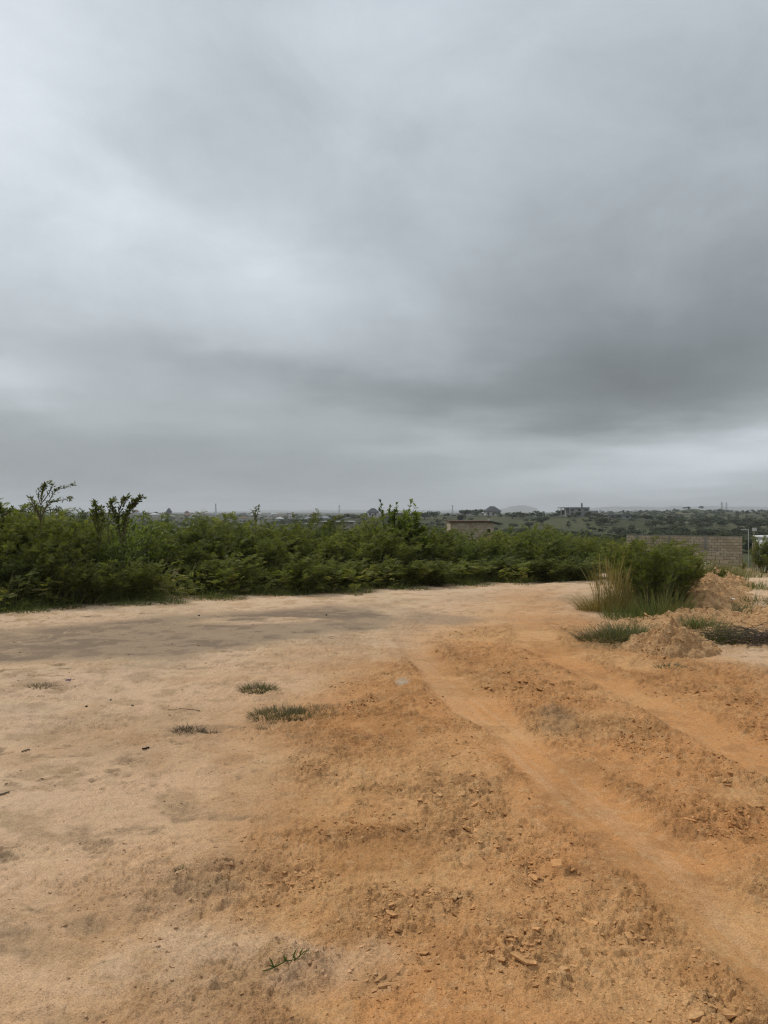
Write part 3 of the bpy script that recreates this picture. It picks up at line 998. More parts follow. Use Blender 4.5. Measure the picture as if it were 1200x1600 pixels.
# sprigs that stick out of it
def sprig(name, label, px, base_py, d, arms, leaf=0.035, mat='feather', dens=70, thick=0.010, tmpl=LEAF, spread=0.03):
    """a bare-stemmed shoot: arms are polylines of photo places, all about d metres away"""
    x0, y0 = (px - 600) / 1200 * d, d
    gz = Z1(x0, y0)
    o = thing(name, label, 'sapling', (x0, y0, gz - 0.03))
    ms, mf = MB(), MB()
    P, D, V = [], [], []
    for arm in arms:
        pts = []
        for k, (ax, ay) in enumerate(arm):
            dd = d + math.sin(k * 1.7 + ax) * 0.06
            pts.append(((ax - 600) / 1200 * dd - x0, dd - y0, EYE - (ay - 800) * dd / 1200 - gz + 0.03))
        pts = np.array(pts)
        if len(pts) > 2:
            tt = np.linspace(0, 1, 14)
            tk = np.linspace(0, 1, len(pts))
            pts = np.stack([np.interp(tt, tk, pts[:, c]) for c in range(3)], 1)
            for _ in range(2):
                pts[1:-1] = (pts[:-2] + 2 * pts[1:-1] + pts[2:]) / 4
        L = np.linalg.norm(np.diff(pts, axis=0), axis=1).sum()
        ms.tube(pts, np.linspace(thick, 0.003, len(pts)), 5)
        n = int(dens * L)
        t = rng.uniform(0.12, 1.0, n) ** 0.8
        tk = np.linspace(0, 1, len(pts))
        base = np.stack([np.interp(t, tk, pts[:, c]) for c in range(3)], 1)
        tang = np.stack([np.interp(t, tk, np.gradient(pts[:, c])) for c in range(3)], 1)
        tang /= np.linalg.norm(tang, axis=1)[:, None]
        dr = tang * 0.7 + rand_dirs(n, -0.5, 1.0) * 0.9
        off = rng.uniform(0.0, spread, n)[:, None]
        for q_ in range(0, n, 5):
            ms.tube([base[q_], base[q_] + dr[q_] * off[q_]], [0.003, 0.0015], 3)
        P.append(base + dr * off)
        D.append(dr)
        V.append(np.clip(rng.normal(0.25, 0.15, n), 0, 0.9))
    P, D, V = np.concatenate(P), np.concatenate(D), np.concatenate(V)
    stamp(mf, tmpl[0], tmpl[1], P, D, rng.uniform(-1, 1, len(P)), rng.uniform(0.7, 1.3, len(P)) * leaf, V)
    obj('stem', ms.mesh('stem', True), M['bark'], o)
    obj('foliage', mf.mesh('foliage'), M[mat], o)
    return o


sprig('sapling', 'thin dark sapling with two long bare arms above the thicket', 66, 940, 13.6,
      [[(64, 930), (62, 860), (63, 800), (66, 772), (70, 758)], [(62, 815), (72, 792), (84, 768), (98, 762), (115, 758)], [(62, 812), (75, 787), (92, 782), (112, 779)],
       [(62, 805), (55, 790), (50, 783), (48, 778)], [(64, 790), (58, 772), (66, 762), (72, 757)], [(66, 785), (76, 772), (82, 760), (80, 757)],
       [(63, 800), (54, 797), (46, 796), (44, 799)], [(66, 800), (84, 795), (90, 800), (92, 794)], [(62, 812), (58, 800), (50, 790)]], leaf=0.045, mat='feather', dens=120, spread=0.04)
sprig('sapling', 'leafy upright shoot of the pair, left one with blunt top', 152, 940, 14.2,
      [[(156, 935), (154, 860), (152, 812), (148, 786)], [(156, 850), (160, 815), (158, 797)], [(154, 840), (146, 812), (145, 800)], [(170, 850), (168, 810), (174, 786), (178, 784)]], leaf=0.06, mat='feather', dens=170, thick=0.009, spread=0.055)
sprig('sapling', 'leafy upright shoot of the pair, right one with forked tip', 192, 940, 14.2,
      [[(192, 935), (192, 860), (194, 810), (204, 790), (221, 778)], [(188, 850), (184, 812), (190, 786), (200, 778)], [(194, 840), (198, 806), (212, 788)], [(190, 840), (180, 812), (176, 795)]], leaf=0.06, mat='feather', dens=170, thick=0.009, spread=0.055)
sprig('sapling', 'small thin sprig with bare tips at the far left edge', 6, 940, 13.6, [[(4, 930), (4, 850), (4, 803), (-4, 790)], [(4, 812), (8, 797)], [(4, 808), (14, 800), (20, 795)]], leaf=0.06, mat='blue_leaf', dens=150)
sprig('sapling', 'lone bare twig standing above the thicket before the far town', 400, 930, 16.0, [[(399, 915), (399, 850), (400, 815), (399, 795)], [(399, 812), (404, 797), (403, 791)], [(399, 810), (394, 798)]], leaf=0.05, dens=70)


def round_tree():
    x, y = (635 - 600) / 1200 * 18.6, 18.6
    gz = Z1(x, y)
    H = EYE + 8 * y / 1200 - gz
    st, fo = shrub_meshes(77, H=H * 0.97, W=1.25, stems=13, fronds=2600, frond=LEAF, size=(0.07, 0.13), lean=0.02, leafy_from=0.3, spiky=0.16, shoots=4)
    st2, fo2 = shrub_meshes(78, H=H * 0.93, W=0.75, stems=7, fronds=1000, frond=LEAF, size=(0.07, 0.13), lean=-0.04, leafy_from=0.4, spiky=0.2, shoots=3)
    o = thing('broadleaf_tree', 'small round bushy broadleaf tree rising above the thicket', 'tree', (x, y, gz - 0.03))
    obj('trunk', st, M['bark'], o)
    obj('crown', fo, M['broad'], o)
    o2 = obj('crown', fo2, M['broad'], o, (-0.42, 0.2, 0))
    obj('branch', st2, M['bark'], o, (-0.42, 0.2, 0))


round_tree()

# tall seeding grass among the shrubs
for k, (px, py, n, h) in enumerate([(175, 918, 60, 1.05), (205, 905, 60, 1.1), (150, 905, 35, 1.0), (430, 905, 35, 1.0), (330, 912, 30, 0.95), (590, 905, 40, 0.9),
                                    (60, 920, 30, 1.0), (110, 925, 30, 0.8), (700, 895, 25, 0.8), (800, 893, 25, 0.7), (280, 915, 26, 0.9), (480, 915, 26, 0.8), (20, 935, 26, 0.8)]):
    d = float(thicket_edge(np.array([(px - 600) / 1200 * 15]))[0]) + 0.4
    where = ['in the middle of the dense left thicket', 'just right of the tallest dry stalks', 'left of the tallest dry stalks', 'in the central thicket', 'left of the central thicket',
             'below the round tree', 'below the bare-armed sapling', 'between sapling and leafy shoots', 'below the block house', 'near the right end of thicket',
             'right of the leafy shoots', 'in the thicket left of round tree', 'at the left edge of the photo'][k]
    tuft('tall_grass', [('stalk', 'grass_stalk', dict(n=n // 2, cx=0, cy=0, rx=0.5, ry=0.3, h0=h * 0.65, h1=h * 1.15, width=0.006, lean=(0.30, 0), spread=0.25, seg=5, v=(0.4, 0.2), head=0.012)),
                        ('blade', 'grass_green', dict(n=n * 2, cx=0, cy=0, rx=0.45, ry=0.3, h0=h * 0.3, h1=h * 0.7, width=0.012, lean=(0.2, 0), spread=0.35, v=(0.5, 0.2)))],
         'tall seeding grass ' + where, 'grass', xy=((px - 600) / 1200 * d, d), group='tall grass in the thicket')

# low weeds that creep out of the thicket over the bare earth
def verge():
    mb = MB()
    n = 1100
    xs = rng.uniform(-9.5, 5.6, n)
    ys = thicket_edge(xs) + rng.uniform(0.0, 2.2, n)
    zs = Z(xs, ys)
    for i in range(n):
        hh = rng.uniform(0.45, 1.0) * (0.75 + 0.35 * min(1, ys[i] - float(thicket_edge(xs[i])))) * (1.0 if xs[i] < 1 else 0.75)
        v, q, a = blades(3, 0, 0, 0.08, 0.08, hh * 0.8, hh * 1.15, 0.007, lean=(0.30, -0.05), spread=0.3, seg=5, v=(0.45, 0.28), seed=7000 + i, head=0.012)
        mb.add(v + (xs[i], ys[i], zs[i]), q, a=a)
    o = obj('thicket_stalks', mb.mesh('thicket_stalks'), M['grass_stalk'])
    o['kind'] = 'stuff'
    tag(o, 'thin grey-green stalks standing among the thicket shrubs', 'weeds')
    mb = MB()
    n = 2300
    xs = rng.uniform(-10, 5.6, n)
    ys = thicket_edge(xs) + fbm(xs * 1.3, xs * 0 + 3, 4, 8) * 2.4 + rng.uniform(-0.55, 0.5, n)
    gap = fbm(xs * 1.9, ys * 1.9, 3, 821) > rng.uniform(-0.12, 0.1, n)
    xs, ys = xs[gap], ys[gap]
    n = len(xs)
    zs = Z(xs, ys)
    for i in range(n):
        v, q, a = blades(9, 0, 0, 0.12, 0.12, 0.06, 0.34, 0.010, lean=(0.12, -0.08), spread=0.7, seg=3, v=(0.64, 0.26), seed=i)
        mb.add(v + (xs[i], ys[i], zs[i] - 0.01), q, a=a)
    o = obj('verge_weeds', mb.mesh('verge_weeds'), M['grass_green'])
    o['kind'] = 'stuff'
    tag(o, 'low green weeds creeping along the foot of the thicket', 'weeds')
    mf = MB()
    n = 4200
    xs = rng.uniform(-10, 5.6, n)
    ys = thicket_edge(xs) + fbm(xs * 1.3, xs * 0 + 3, 4, 8) * 1.9 + rng.uniform(-0.35, 0.7, n)
    P = np.stack([xs, ys, Z(xs, ys) + rng.uniform(0.02, 0.42, n)], 1)
    d = rand_dirs(n, 0.0, 0.8)
    d[:, 1] -= 0.3
    stamp(mf, FROND[0], FROND[1], P, d, rng.uniform(-0.5, 0.5, n), rng.uniform(0.08, 0.20, n), np.clip(rng.normal(0.62, 0.2, n), 0, 1))
    o = obj('verge_foliage', mf.mesh('verge_foliage'), M['feather'])
    o['kind'] = 'stuff'
    tag(o, 'low feathery sprays trailing along the foot of the thicket', 'undergrowth')


verge()

# ------------------------------------------------------------------ plants by the heaps on the right-hand side
for k, (px, d, sc, i, lab) in enumerate([
        (1012, 13.4, 0.73, 0, 'feathery shrub leaning right behind the golden grass'),
        (1045, 14.2, 0.66, 3, 'feathery shrub right of the golden grass, nearest the ruined wall'),
        (985, 14.4, 0.64, 1, 'green shrub directly behind the golden grass clump'),
        (1018, 12.4, 0.64, 8, 'low shrub at the near foot of the leaning shrubs'),
        (965, 17.5, 0.66, 0, 'green shrub between the thicket and the golden grass'),
        (1085, 17.5, 0.30, 5, 'small dark bush by the grey ruined wall'),
        (1052, 12.9, 0.62, 0, 'feathery green shrub at the right foot of the leaning shrubs'),
        (1118, 17.0, 0.30, 3, 'small bright green bush beside the long spoil heap'),
        (1193, 57.0, 1.55, 5, 'green bush growing right of the pole gate'), (1212, 55.5, 1.7, 1, 'green bush cut by the right photo edge below the white shed'), (1160, 62.5, 0.5, 1, 'low bush at the foot of the long wall')]):
    x = (px - 600) / 1200 * d
    put_shrub(i, x, d, sc, lab, None, rotz=0.2)

tuft('tall_grass', [('stalk', 'grass_dry', [dict(n=170, cx=0.05, cy=0, rx=0.26, ry=0.2, h0=0.7, h1=1.25, width=0.007, lean=(0.02, 0), spread=0.16, seg=5, v=(0.45, 0.22), head=0.012),
                                            dict(n=1500, cx=-0.02, cy=-0.1, rx=0.50, ry=0.3, h0=0.18, h1=0.55, width=0.006, lean=(-0.05, -0.1), spread=0.55, v=(0.38, 0.25), curl=0.8)]),
                    ('blade', 'grass_green', dict(n=200, cx=0.22, cy=0.1, rx=0.36, ry=0.28, h0=0.35, h1=0.8, width=0.009, lean=(0.1, 0), spread=0.35, v=(0.62, 0.2)))],
     'tall golden grass clump standing in front of the leaning shrubs', 'grass', 950, 952)
tuft('tall_grass', [('stalk', 'grass_dry', [dict(n=220, cx=0, cy=0, rx=0.32, ry=0.25, h0=0.4, h1=0.95, width=0.007, lean=(0.08, 0), spread=0.25, seg=5, v=(0.5, 0.25), head=0.010),
                                            dict(n=700, cx=0, cy=-0.05, rx=0.4, ry=0.3, h0=0.15, h1=0.5, width=0.006, spread=0.6, v=(0.42, 0.25), curl=0.8)])],
     'dry yellow grass mixed into the near left side of the leaning shrubs', 'grass', 985, 948)
tuft('tall_grass', [('blade', 'grass_green', dict(n=420, cx=0, cy=0, rx=0.40, ry=0.3, h0=0.3, h1=0.75, width=0.011, lean=(0.02, 0), spread=0.35, v=(0.55, 0.22))),
                    ('stalk', 'grass_dry', dict(n=24, cx=0.15, cy=0, rx=0.25, ry=0.2, h0=0.55, h1=0.85, width=0.007, lean=(0.05, 0), spread=0.2, seg=4, v=(0.7, 0.2)))],
     'green grass clump just behind the small dirt heap', 'grass', 1035, 965)
tuft('low_grass', [('blade', 'grass_grey', [dict(n=1100, cx=-0.15, cy=0, rx=0.30, ry=0.25, h0=0.05, h1=0.34, width=0.0055, lean=(0, 0), spread=0.95, curl=0.8, v=(0.5, 0.25)),
                                            dict(n=800, cx=0.25, cy=0.2, rx=0.34, ry=0.3, h0=0.05, h1=0.34, width=0.0055, lean=(0, 0), spread=0.95, curl=0.8, v=(0.45, 0.2))]),
                   ('green_blade', 'grass_green', dict(n=600, cx=0.18, cy=0.15, rx=0.34, ry=0.3, h0=0.08, h1=0.34, width=0.009, lean=(0, 0), spread=0.6, v=(0.5, 0.2)))],
     'low grey-green grass patch left of the small dirt heap', 'grass', 962, 1003)
tuft('low_grass', [('blade', 'grass_green', dict(n=800, cx=0, cy=0, rx=0.55, ry=0.6, h0=0.1, h1=0.36, width=0.009, lean=(0, 0), spread=0.5, v=(0.45, 0.2)))],
     'green grass between the golden clump and the low grass patch', 'grass', 1000, 968)
tuft('grass_tuft', [('blade', 'grass_green', dict(n=300, cx=0, cy=0, rx=0.2, ry=0.18, h0=0.1, h1=0.33, width=0.010, lean=(0.03, 0), spread=0.45, v=(0.5, 0.2)))],
     'dark green grass tuft at the right flank of the small heap', 'grass', 1085, 985)
tuft('grass_tuft', [('blade', 'grass_green', dict(n=260, cx=0, cy=0, rx=0.24, ry=0.18, h0=0.1, h1=0.34, width=0.010, lean=(0, 0), spread=0.5, v=(0.55, 0.25)))],
     'pale green grass tuft next to the dead brush pile', 'grass', 1132, 1004)
tuft('grass_tuft', [('blade', 'grass_green', dict(n=220, cx=0, cy=0, rx=0.45, ry=0.3, h0=0.08, h1=0.24, width=0.010, spread=0.5, v=(0.6, 0.25)))],
     'sparse grass tuft on the near end of the long spoil heap', 'grass', 1138, 952)
tuft('grass_tuft', [('blade', 'grass_green', dict(n=520, cx=0, cy=0, rx=0.75, ry=0.6, h0=0.1, h1=0.28, width=0.011, spread=0.5, v=(0.4, 0.2)))],
     'bright green grass patch behind the long spoil heap at photo edge', 'grass', 1196, 915)
tuft('grass_tuft', [('blade', 'grass_grey', dict(n=170, cx=0, cy=0, rx=0.16, ry=0.1, h0=0.03, h1=0.09, width=0.006, spread=0.9, v=(0.4, 0.2)))],
     'flat dull weed tuft in front of the small dirt heap', 'weed', 1048, 1046)
for px, py, n, w, lab in [(1095, 912, 330, 0.9, 'pale dry grass in front of the ruined wall'), (1125, 905, 260, 0.7, 'tan grass at the broken end of the ruined wall'),
                          (1062, 915, 260, 0.8, 'dry grass between the leaning shrub and ruined wall'), (1155, 893, 260, 1.2, 'olive grass at the foot of the long wall')]:
    d = 20.5 if py > 900 else 30.0
    x = (px - 600) / 1200 * d
    tuft('tall_grass', [('blade', 'grass_green', dict(n=n, cx=0, cy=0, rx=w, ry=0.5, h0=0.3, h1=0.8, width=0.016, lean=(0.1, 0), spread=0.4, v=(0.65, 0.22))),
                        ('stalk', 'grass_dry', dict(n=n // 2, cx=0, cy=0, rx=w, ry=0.5, h0=0.5, h1=0.95, width=0.012, lean=(0.12, 0), spread=0.3, v=(0.5, 0.22)))],
         lab, 'grass', xy=(x, d))


for k, (px, d, n, w, lab) in enumerate([
        (1085, 13.2, 240, 0.35, 'sparse weeds on the left flank of the long spoil heap'), (1160, 11.8, 200, 0.4, 'sparse brownish weeds between the long spoil heap and brush pile'),
        (1120, 15.0, 160, 0.3, 'weeds on the crest of the long spoil heap'), (1105, 10.2, 220, 0.3, 'green weeds between the small heap and the pale grass tuft'),
        (1185, 13.5, 200, 0.5, 'thin weeds on the bare ground right of the long spoil heap')]):
    x = (px - 600) / 1200 * d
    tuft('weed_tuft', [('blade', 'grass_green', dict(n=n, cx=0, cy=0, rx=w, ry=w * 0.8, h0=0.08, h1=0.28, width=0.009, spread=0.8, v=(0.5, 0.25), curl=0.6)),
                       ('dead_blade', 'brush', dict(n=n, cx=0, cy=0, rx=w * 1.2, ry=w, h0=0.05, h1=0.2, width=0.006, spread=1.1, v=(0.5, 0.25), curl=0.6))],
         lab, 'weed', xy=(x, d), sink=-0.02)


def brush_pile():
    c = PX(1172, 1006)
    o = thing('brush_pile', 'heap of dead grey-brown brush beside the pale grass tuft', 'brush pile', (c[0], c[1], Z1(c[0], c[1])))
    mb, mg = MB(), MB()
    for i in range(190):
        a = random.uniform(-0.6, 0.6) + (math.pi if random.random() < 0.5 else 0)
        L = random.uniform(0.12, 0.5)
        p = np.array([random.gauss(0.08, 0.28), random.gauss(0.05, 0.16), random.uniform(0.0, 0.16)])
        p[2] *= max(0.1, 1 - abs(p[0]) / 0.6)
        e = p + L * np.array([math.cos(a), math.sin(a) * 0.7, random.uniform(-0.12, 0.3)])
        e[2] = max(e[2], 0.005)
        m_ = (p + e) / 2 + np.array([0, 0, random.uniform(-0.01, 0.05)])
        mb.tube([p, m_, e], [random.uniform(0.002, 0.006), 0.003, 0.0015], 4, a=random.random())
    obj('twig', mb.mesh('twig'), M['brush'], o)
    v, q, a = blades(700, 0.1, 0.05, 0.52, 0.22, 0.08, 0.24, 0.006, lean=(0.2, 0), spread=1.3, v=(0.4, 0.25), seed=5)
    mg.add(v, q, a=a)
    obj('dead_grass', mg.mesh('dead_grass'), M['brush'], o)


brush_pile()

# ------------------------------------------------------------------ weed patches on the bare earth
FLAT = lambda n, rx, ry, h, w=0.006, v=(0.38, 0.2), cx=0, cy=0: dict(n=n, cx=cx, cy=cy, rx=rx, ry=ry, h0=h * 0.4, h1=h * 1.35, width=w * 0.85, spread=0.9, v=v, lean=(0, 0))
tuft('weed_tuft', [('blade', 'grass_grey', FLAT(460, 0.16, 0.14, 0.075)), ('green_blade', 'grass_green', FLAT(90, 0.14, 0.12, 0.07)), ('dead_blade', 'brush', FLAT(160, 0.2, 0.17, 0.05))], 'small round dark weed tuft above the widest weed patch', 'weed', 405, 1078)
tuft('weed_patch', [('blade', 'grass_grey', [FLAT(900, 0.24, 0.17, 0.085, cx=-0.08), FLAT(800, 0.20, 0.15, 0.085, cx=0.16), FLAT(260, 0.16, 0.12, 0.07, cx=0.02, cy=-0.06)]),
                    ('dead_blade', 'brush', [FLAT(320, 0.30, 0.2, 0.06, cx=-0.05), FLAT(260, 0.26, 0.18, 0.06, cx=0.16)])],
     'widest dull green weed patch on the sand', 'weed', 456, 1118)
tuft('weed_tuft', [('blade', 'grass_grey', FLAT(300, 0.12, 0.10, 0.055)), ('dead_blade', 'brush', FLAT(90, 0.15, 0.12, 0.04))], 'little weed tuft touching the lower left of the widest patch', 'weed', 408, 1138)
tuft('weed_tuft', [('blade', 'brush', FLAT(240, 0.11, 0.09, 0.06, v=(0.35, 0.2))), ('green_blade', 'grass_grey', FLAT(60, 0.10, 0.08, 0.05))], 'withered grey weed tuft, larger of the dry pair', 'weed', 294, 1141)
tuft('weed_tuft', [('blade', 'brush', FLAT(120, 0.06, 0.06, 0.05, v=(0.35, 0.2)))], 'withered grey weed tuft, smaller of the dry pair', 'weed', 328, 1144)
tuft('weed_tuft', [('blade', 'brush', FLAT(240, 0.15, 0.12, 0.05, v=(0.2, 0.15))), ('green_blade', 'grass_grey', FLAT(120, 0.12, 0.1, 0.05))], 'dark flat weed tuft near the left edge of the clearing', 'weed', 66, 1073)
tuft('weed_tuft', [('blade', 'grass_green', FLAT(46, 0.05, 0.035, 0.035, 0.004, v=(0.4, 0.2))), ('dry_blade', 'brush', FLAT(40, 0.07, 0.03, 0.03, 0.004))], 'tiny half-dry weed on the lower left sand', 'weed', 288, 1357)
tuft('weed_tuft', [('blade', 'grass_green', FLAT(40, 0.035, 0.03, 0.035, 0.004, v=(0.55, 0.2)))], 'tiny green weed among the clods in mid clearing', 'weed', 562, 1234)
tuft('weed_patch', [('blade', 'grass_green', FLAT(260, 0.26, 0.2, 0.12, 0.010, v=(0.45, 0.2)))], 'isolated low weed patch just in front of the thicket', 'weed', 272, 943)
tuft('weed_patch', [('blade', 'grass_grey', FLAT(120, 0.2, 0.14, 0.06, 0.008))], 'thin brownish weeds left of the isolated weed patch', 'weed', 170, 947)
tuft('weed_patch', [('blade', 'grass_green', FLAT(420, 0.5, 0.25, 0.14, 0.011, v=(0.45, 0.2)))], 'weeds spilling onto the sand at the left photo edge', 'weed', 30, 957)


for px, py, rx, ry, h, lab in [(205, 946, 0.35, 0.2, 0.14, 'weeds spilling onto the sand below the leafy shoots'), (345, 937, 0.4, 0.25, 0.16, 'weeds spilling onto the sand right of the isolated patch'),
                               (440, 931, 0.35, 0.25, 0.14, 'weeds spilling onto the sand below the lone twig'), (545, 927, 0.45, 0.3, 0.16, 'weeds spilling onto the sand left of the round tree'),
                               (640, 921, 0.4, 0.3, 0.14, 'weeds spilling onto the sand below the round tree'), (735, 914, 0.5, 0.35, 0.16, 'weeds spilling onto the sand below the block house'),
                               (845, 905, 0.5, 0.35, 0.14, 'weeds spilling onto the sand near the crest of the track'), (95, 951, 0.4, 0.2, 0.14, 'weeds spilling onto the sand below the bare-armed sapling')]:
    tuft('weed_patch', [('blade', 'grass_green', FLAT(300, rx, ry, h, 0.010, v=(0.5, 0.22))), ('dead_blade', 'brush', FLAT(120, rx * 1.3, ry * 1.2, h * 0.6, 0.007))], lab, 'weed', px, py)
for px, py, r_, lab in [(150, 1133, 0.07, 'faint dry weed scrap below the black pebbles'), (205, 1187, 0.06, 'faint dry weed scrap just left of the charred stick'),
                        (345, 1190, 0.07, 'faint dry weed scrap right of the charred stick'), (572, 1098, 0.10, 'dry brown weed scrap right of the widest weed patch'),
                        (100, 1128, 0.06, 'faint dry weed scrap left of the black pebbles'), (705, 1075, 0.05, 'tiny dry weed right of the pale lime spot'),
                        (395, 1372, 0.03, 'tiny dry weed right of the half-dry weed'), (110, 962, 0.2, 'thin dry weeds on the sand before the left thicket')]:
    tuft('weed_scrap', [('blade', 'brush', FLAT(int(420 * r_ + 14), r_, r_ * 0.7, 0.03, 0.004, v=(0.3, 0.2)))], lab, 'weed', px, py)


def runner_grass():
    c = PX(446, 1516)
    o = thing('grass_runner', 'single creeping grass runner with upright green shoots', 'grass', (c[0], c[1], Z1(c[0], c[1])))
    mb, ml = MB(), MB()
    pts = []
    for px, py in [(410, 1527), (428, 1519), (446, 1516), (462, 1511), (475, 1504), (484, 1498)]:
        q = PX(px, py)
        pts.append((q[0] - c[0], q[1] - c[1], Z1(q[0], q[1]) - Z1(c[0], c[1]) + 0.006))
    mb.tube(pts, [0.0016, 0.0024, 0.0024, 0.002, 0.0018, 0.001], 5)
    obj('runner', mb.mesh('runner', True), M['grass_green'], o)
    for bx, by, tx, ty in [(428, 1519, 420, 1502), (428, 1519, 434, 1512), (446, 1516, 443, 1505), (446, 1516, 450, 1506), (458, 1513, 463, 1497), (468, 1508, 473, 1493), (428, 1519, 416, 1516), (446, 1516, 452, 1523), (470, 1507, 478, 1512), (462, 1511, 456, 1500), (474, 1504, 486, 1499)]:
        q = PX(bx, by)
        b0 = np.array([q[0] - c[0], q[1] - c[1], Z1(q[0], q[1]) - Z1(c[0], c[1]) + 0.005])
        sc = q[1] / 1200
        hgt = max(0.004, (by - ty) * sc * 0.9)
        tip = b0 + np.array([(tx - bx) * sc * 1.1, 0.008 * random.uniform(-1, 1) - (0.01 if ty > by else 0), hgt])
        mid = (b0 + tip) / 2 + np.array([0, 0, 0.006])
        side = np.array([0.0024, 0.0016, 0])
        ml = MB().add([b0 - side, b0 + side, mid - side * 1.2, mid + side * 1.2, tip], [(0, 1, 3, 2)], [(2, 3, 4)], a=random.uniform(0.2, 0.5))
        obj('blade', ml.mesh('blade'), M['grass_green'], o)


runner_grass()

# ------------------------------------------------------------------ clods and crust plates on the churned earth
import bmesh
M['clod'] = None


def clod_material(single):
    m, g, b, out = principled('dry_clod', 0.95, 0.1)
    tc = g.n('ShaderNodeNewGeometry').outputs['Position']
    col = g.n('ShaderNodeObjectInfo').outputs['Color'] if single else g.attr('soil').outputs['Color']
    n = g.noise(tc, 70.0, 3.0, 0.7)
    col = g.mix(1.0, col, g.ramp(n, [(0.3, 0.68), (0.55, 1.0), (0.75, 1.18)]), 'MULTIPLY')
    g.put(b.inputs['Base Color'], col)
    return m


M['clod'] = clod_material(True)
M['clod_many'] = clod_material(False)


def hull(seed, flat):
    g_ = np.random.default_rng(seed)
    if flat:
        k = g_.integers(6, 9)
        a = np.sort(g_.uniform(0, 2 * np.pi, k))
        rad = g_.uniform(0.55, 1.0, k)
        top = np.stack([rad * np.cos(a), rad * np.sin(a) * 0.75, 0.08 + g_.uniform(-0.03, 0.12, k)], 1)
        bot = np.stack([rad * 0.9 * np.cos(a), rad * 0.9 * np.sin(a) * 0.75, -0.12 + g_.uniform(-0.04, 0.04, k)], 1)
        pts = np.concatenate([top, bot])
    else:
        p = g_.normal(size=(11, 3))
        p /= np.linalg.norm(p, axis=1)[:, None]
        pts = p * g_.uniform(0.6, 1.0, (11, 1)) * (1.0, 0.75, 0.5)
    bm = bmesh.new()
    for p in pts:
        bm.verts.new(p)
    bmesh.ops.convex_hull(bm, input=list(bm.verts))
    bmesh.ops.delete(bm, geom=[v for v in bm.verts if not v.link_faces], context='VERTS')
    bmesh.ops.triangulate(bm, faces=list(bm.faces))
    bm.verts.index_update()
    V = np.array([v.co[:] for v in bm.verts])
    T = np.array([[v.index for v in f.verts] for f in bm.faces])
    bm.free()
    return V, T


HULLS = [hull(i, i % 3 != 0) for i in range(18)]


def euler_mats(n, tilt):
    az = rng.uniform(0, 2 * np.pi, n)
    ax, ay = rng.normal(0, tilt, n), rng.normal(0, tilt, n)
    c, s_ = np.cos(az), np.sin(az)
    Rz = np.zeros((n, 3, 3)); Rz[:, 0, 0] = c; Rz[:, 0, 1] = -s_; Rz[:, 1, 0] = s_; Rz[:, 1, 1] = c; Rz[:, 2, 2] = 1
    Rx = np.zeros((n, 3, 3)); Rx[:, 0, 0] = 1; Rx[:, 1, 1] = np.cos(ax); Rx[:, 1, 2] = -np.sin(ax); Rx[:, 2, 1] = np.sin(ax); Rx[:, 2, 2] = np.cos(ax)
    Ry = np.zeros((n, 3, 3)); Ry[:, 1, 1] = 1; Ry[:, 0, 0] = np.cos(ay); Ry[:, 0, 2] = np.sin(ay); Ry[:, 2, 0] = -np.sin(ay); Ry[:, 2, 2] = np.cos(ay)
    return Rz @ Rx @ Ry


def scatter_mesh(name, X, Y, Zs, size, tilt=0.35, col=None):
    """many clods joined into one mesh"""
    mb = MB()
    cols = []
    n = len(X)
    which = rng.integers(0, len(HULLS), n)
    Rm = euler_mats(n, tilt)
    for h in range(len(HULLS)):
        s_ = np.nonzero(which == h)[0]
        if not len(s_):
            continue
        V, T = HULLS[h]
        W = np.einsum('nij,kj->nki', Rm[s_], V) * size[s_][:, None, None]
        W += np.stack([X[s_], Y[s_], Zs[s_]], 1)[:, None, :]
        TT = (T[None] + (np.arange(len(s_)) * len(V))[:, None, None]).reshape(-1, 3)
        mb.add(W.reshape(-1, 3), tris=TT)
        cols.append(np.repeat(col[s_], len(V), 0))
    me = mb.mesh(name)
    cols = np.concatenate(cols)
    at = me.attributes.new('soil', 'FLOAT_COLOR', 'POINT')
    at.data.foreach_set('color', np.concatenate([cols, np.ones((len(cols), 1))], 1).astype(np.float32).ravel())
    return me


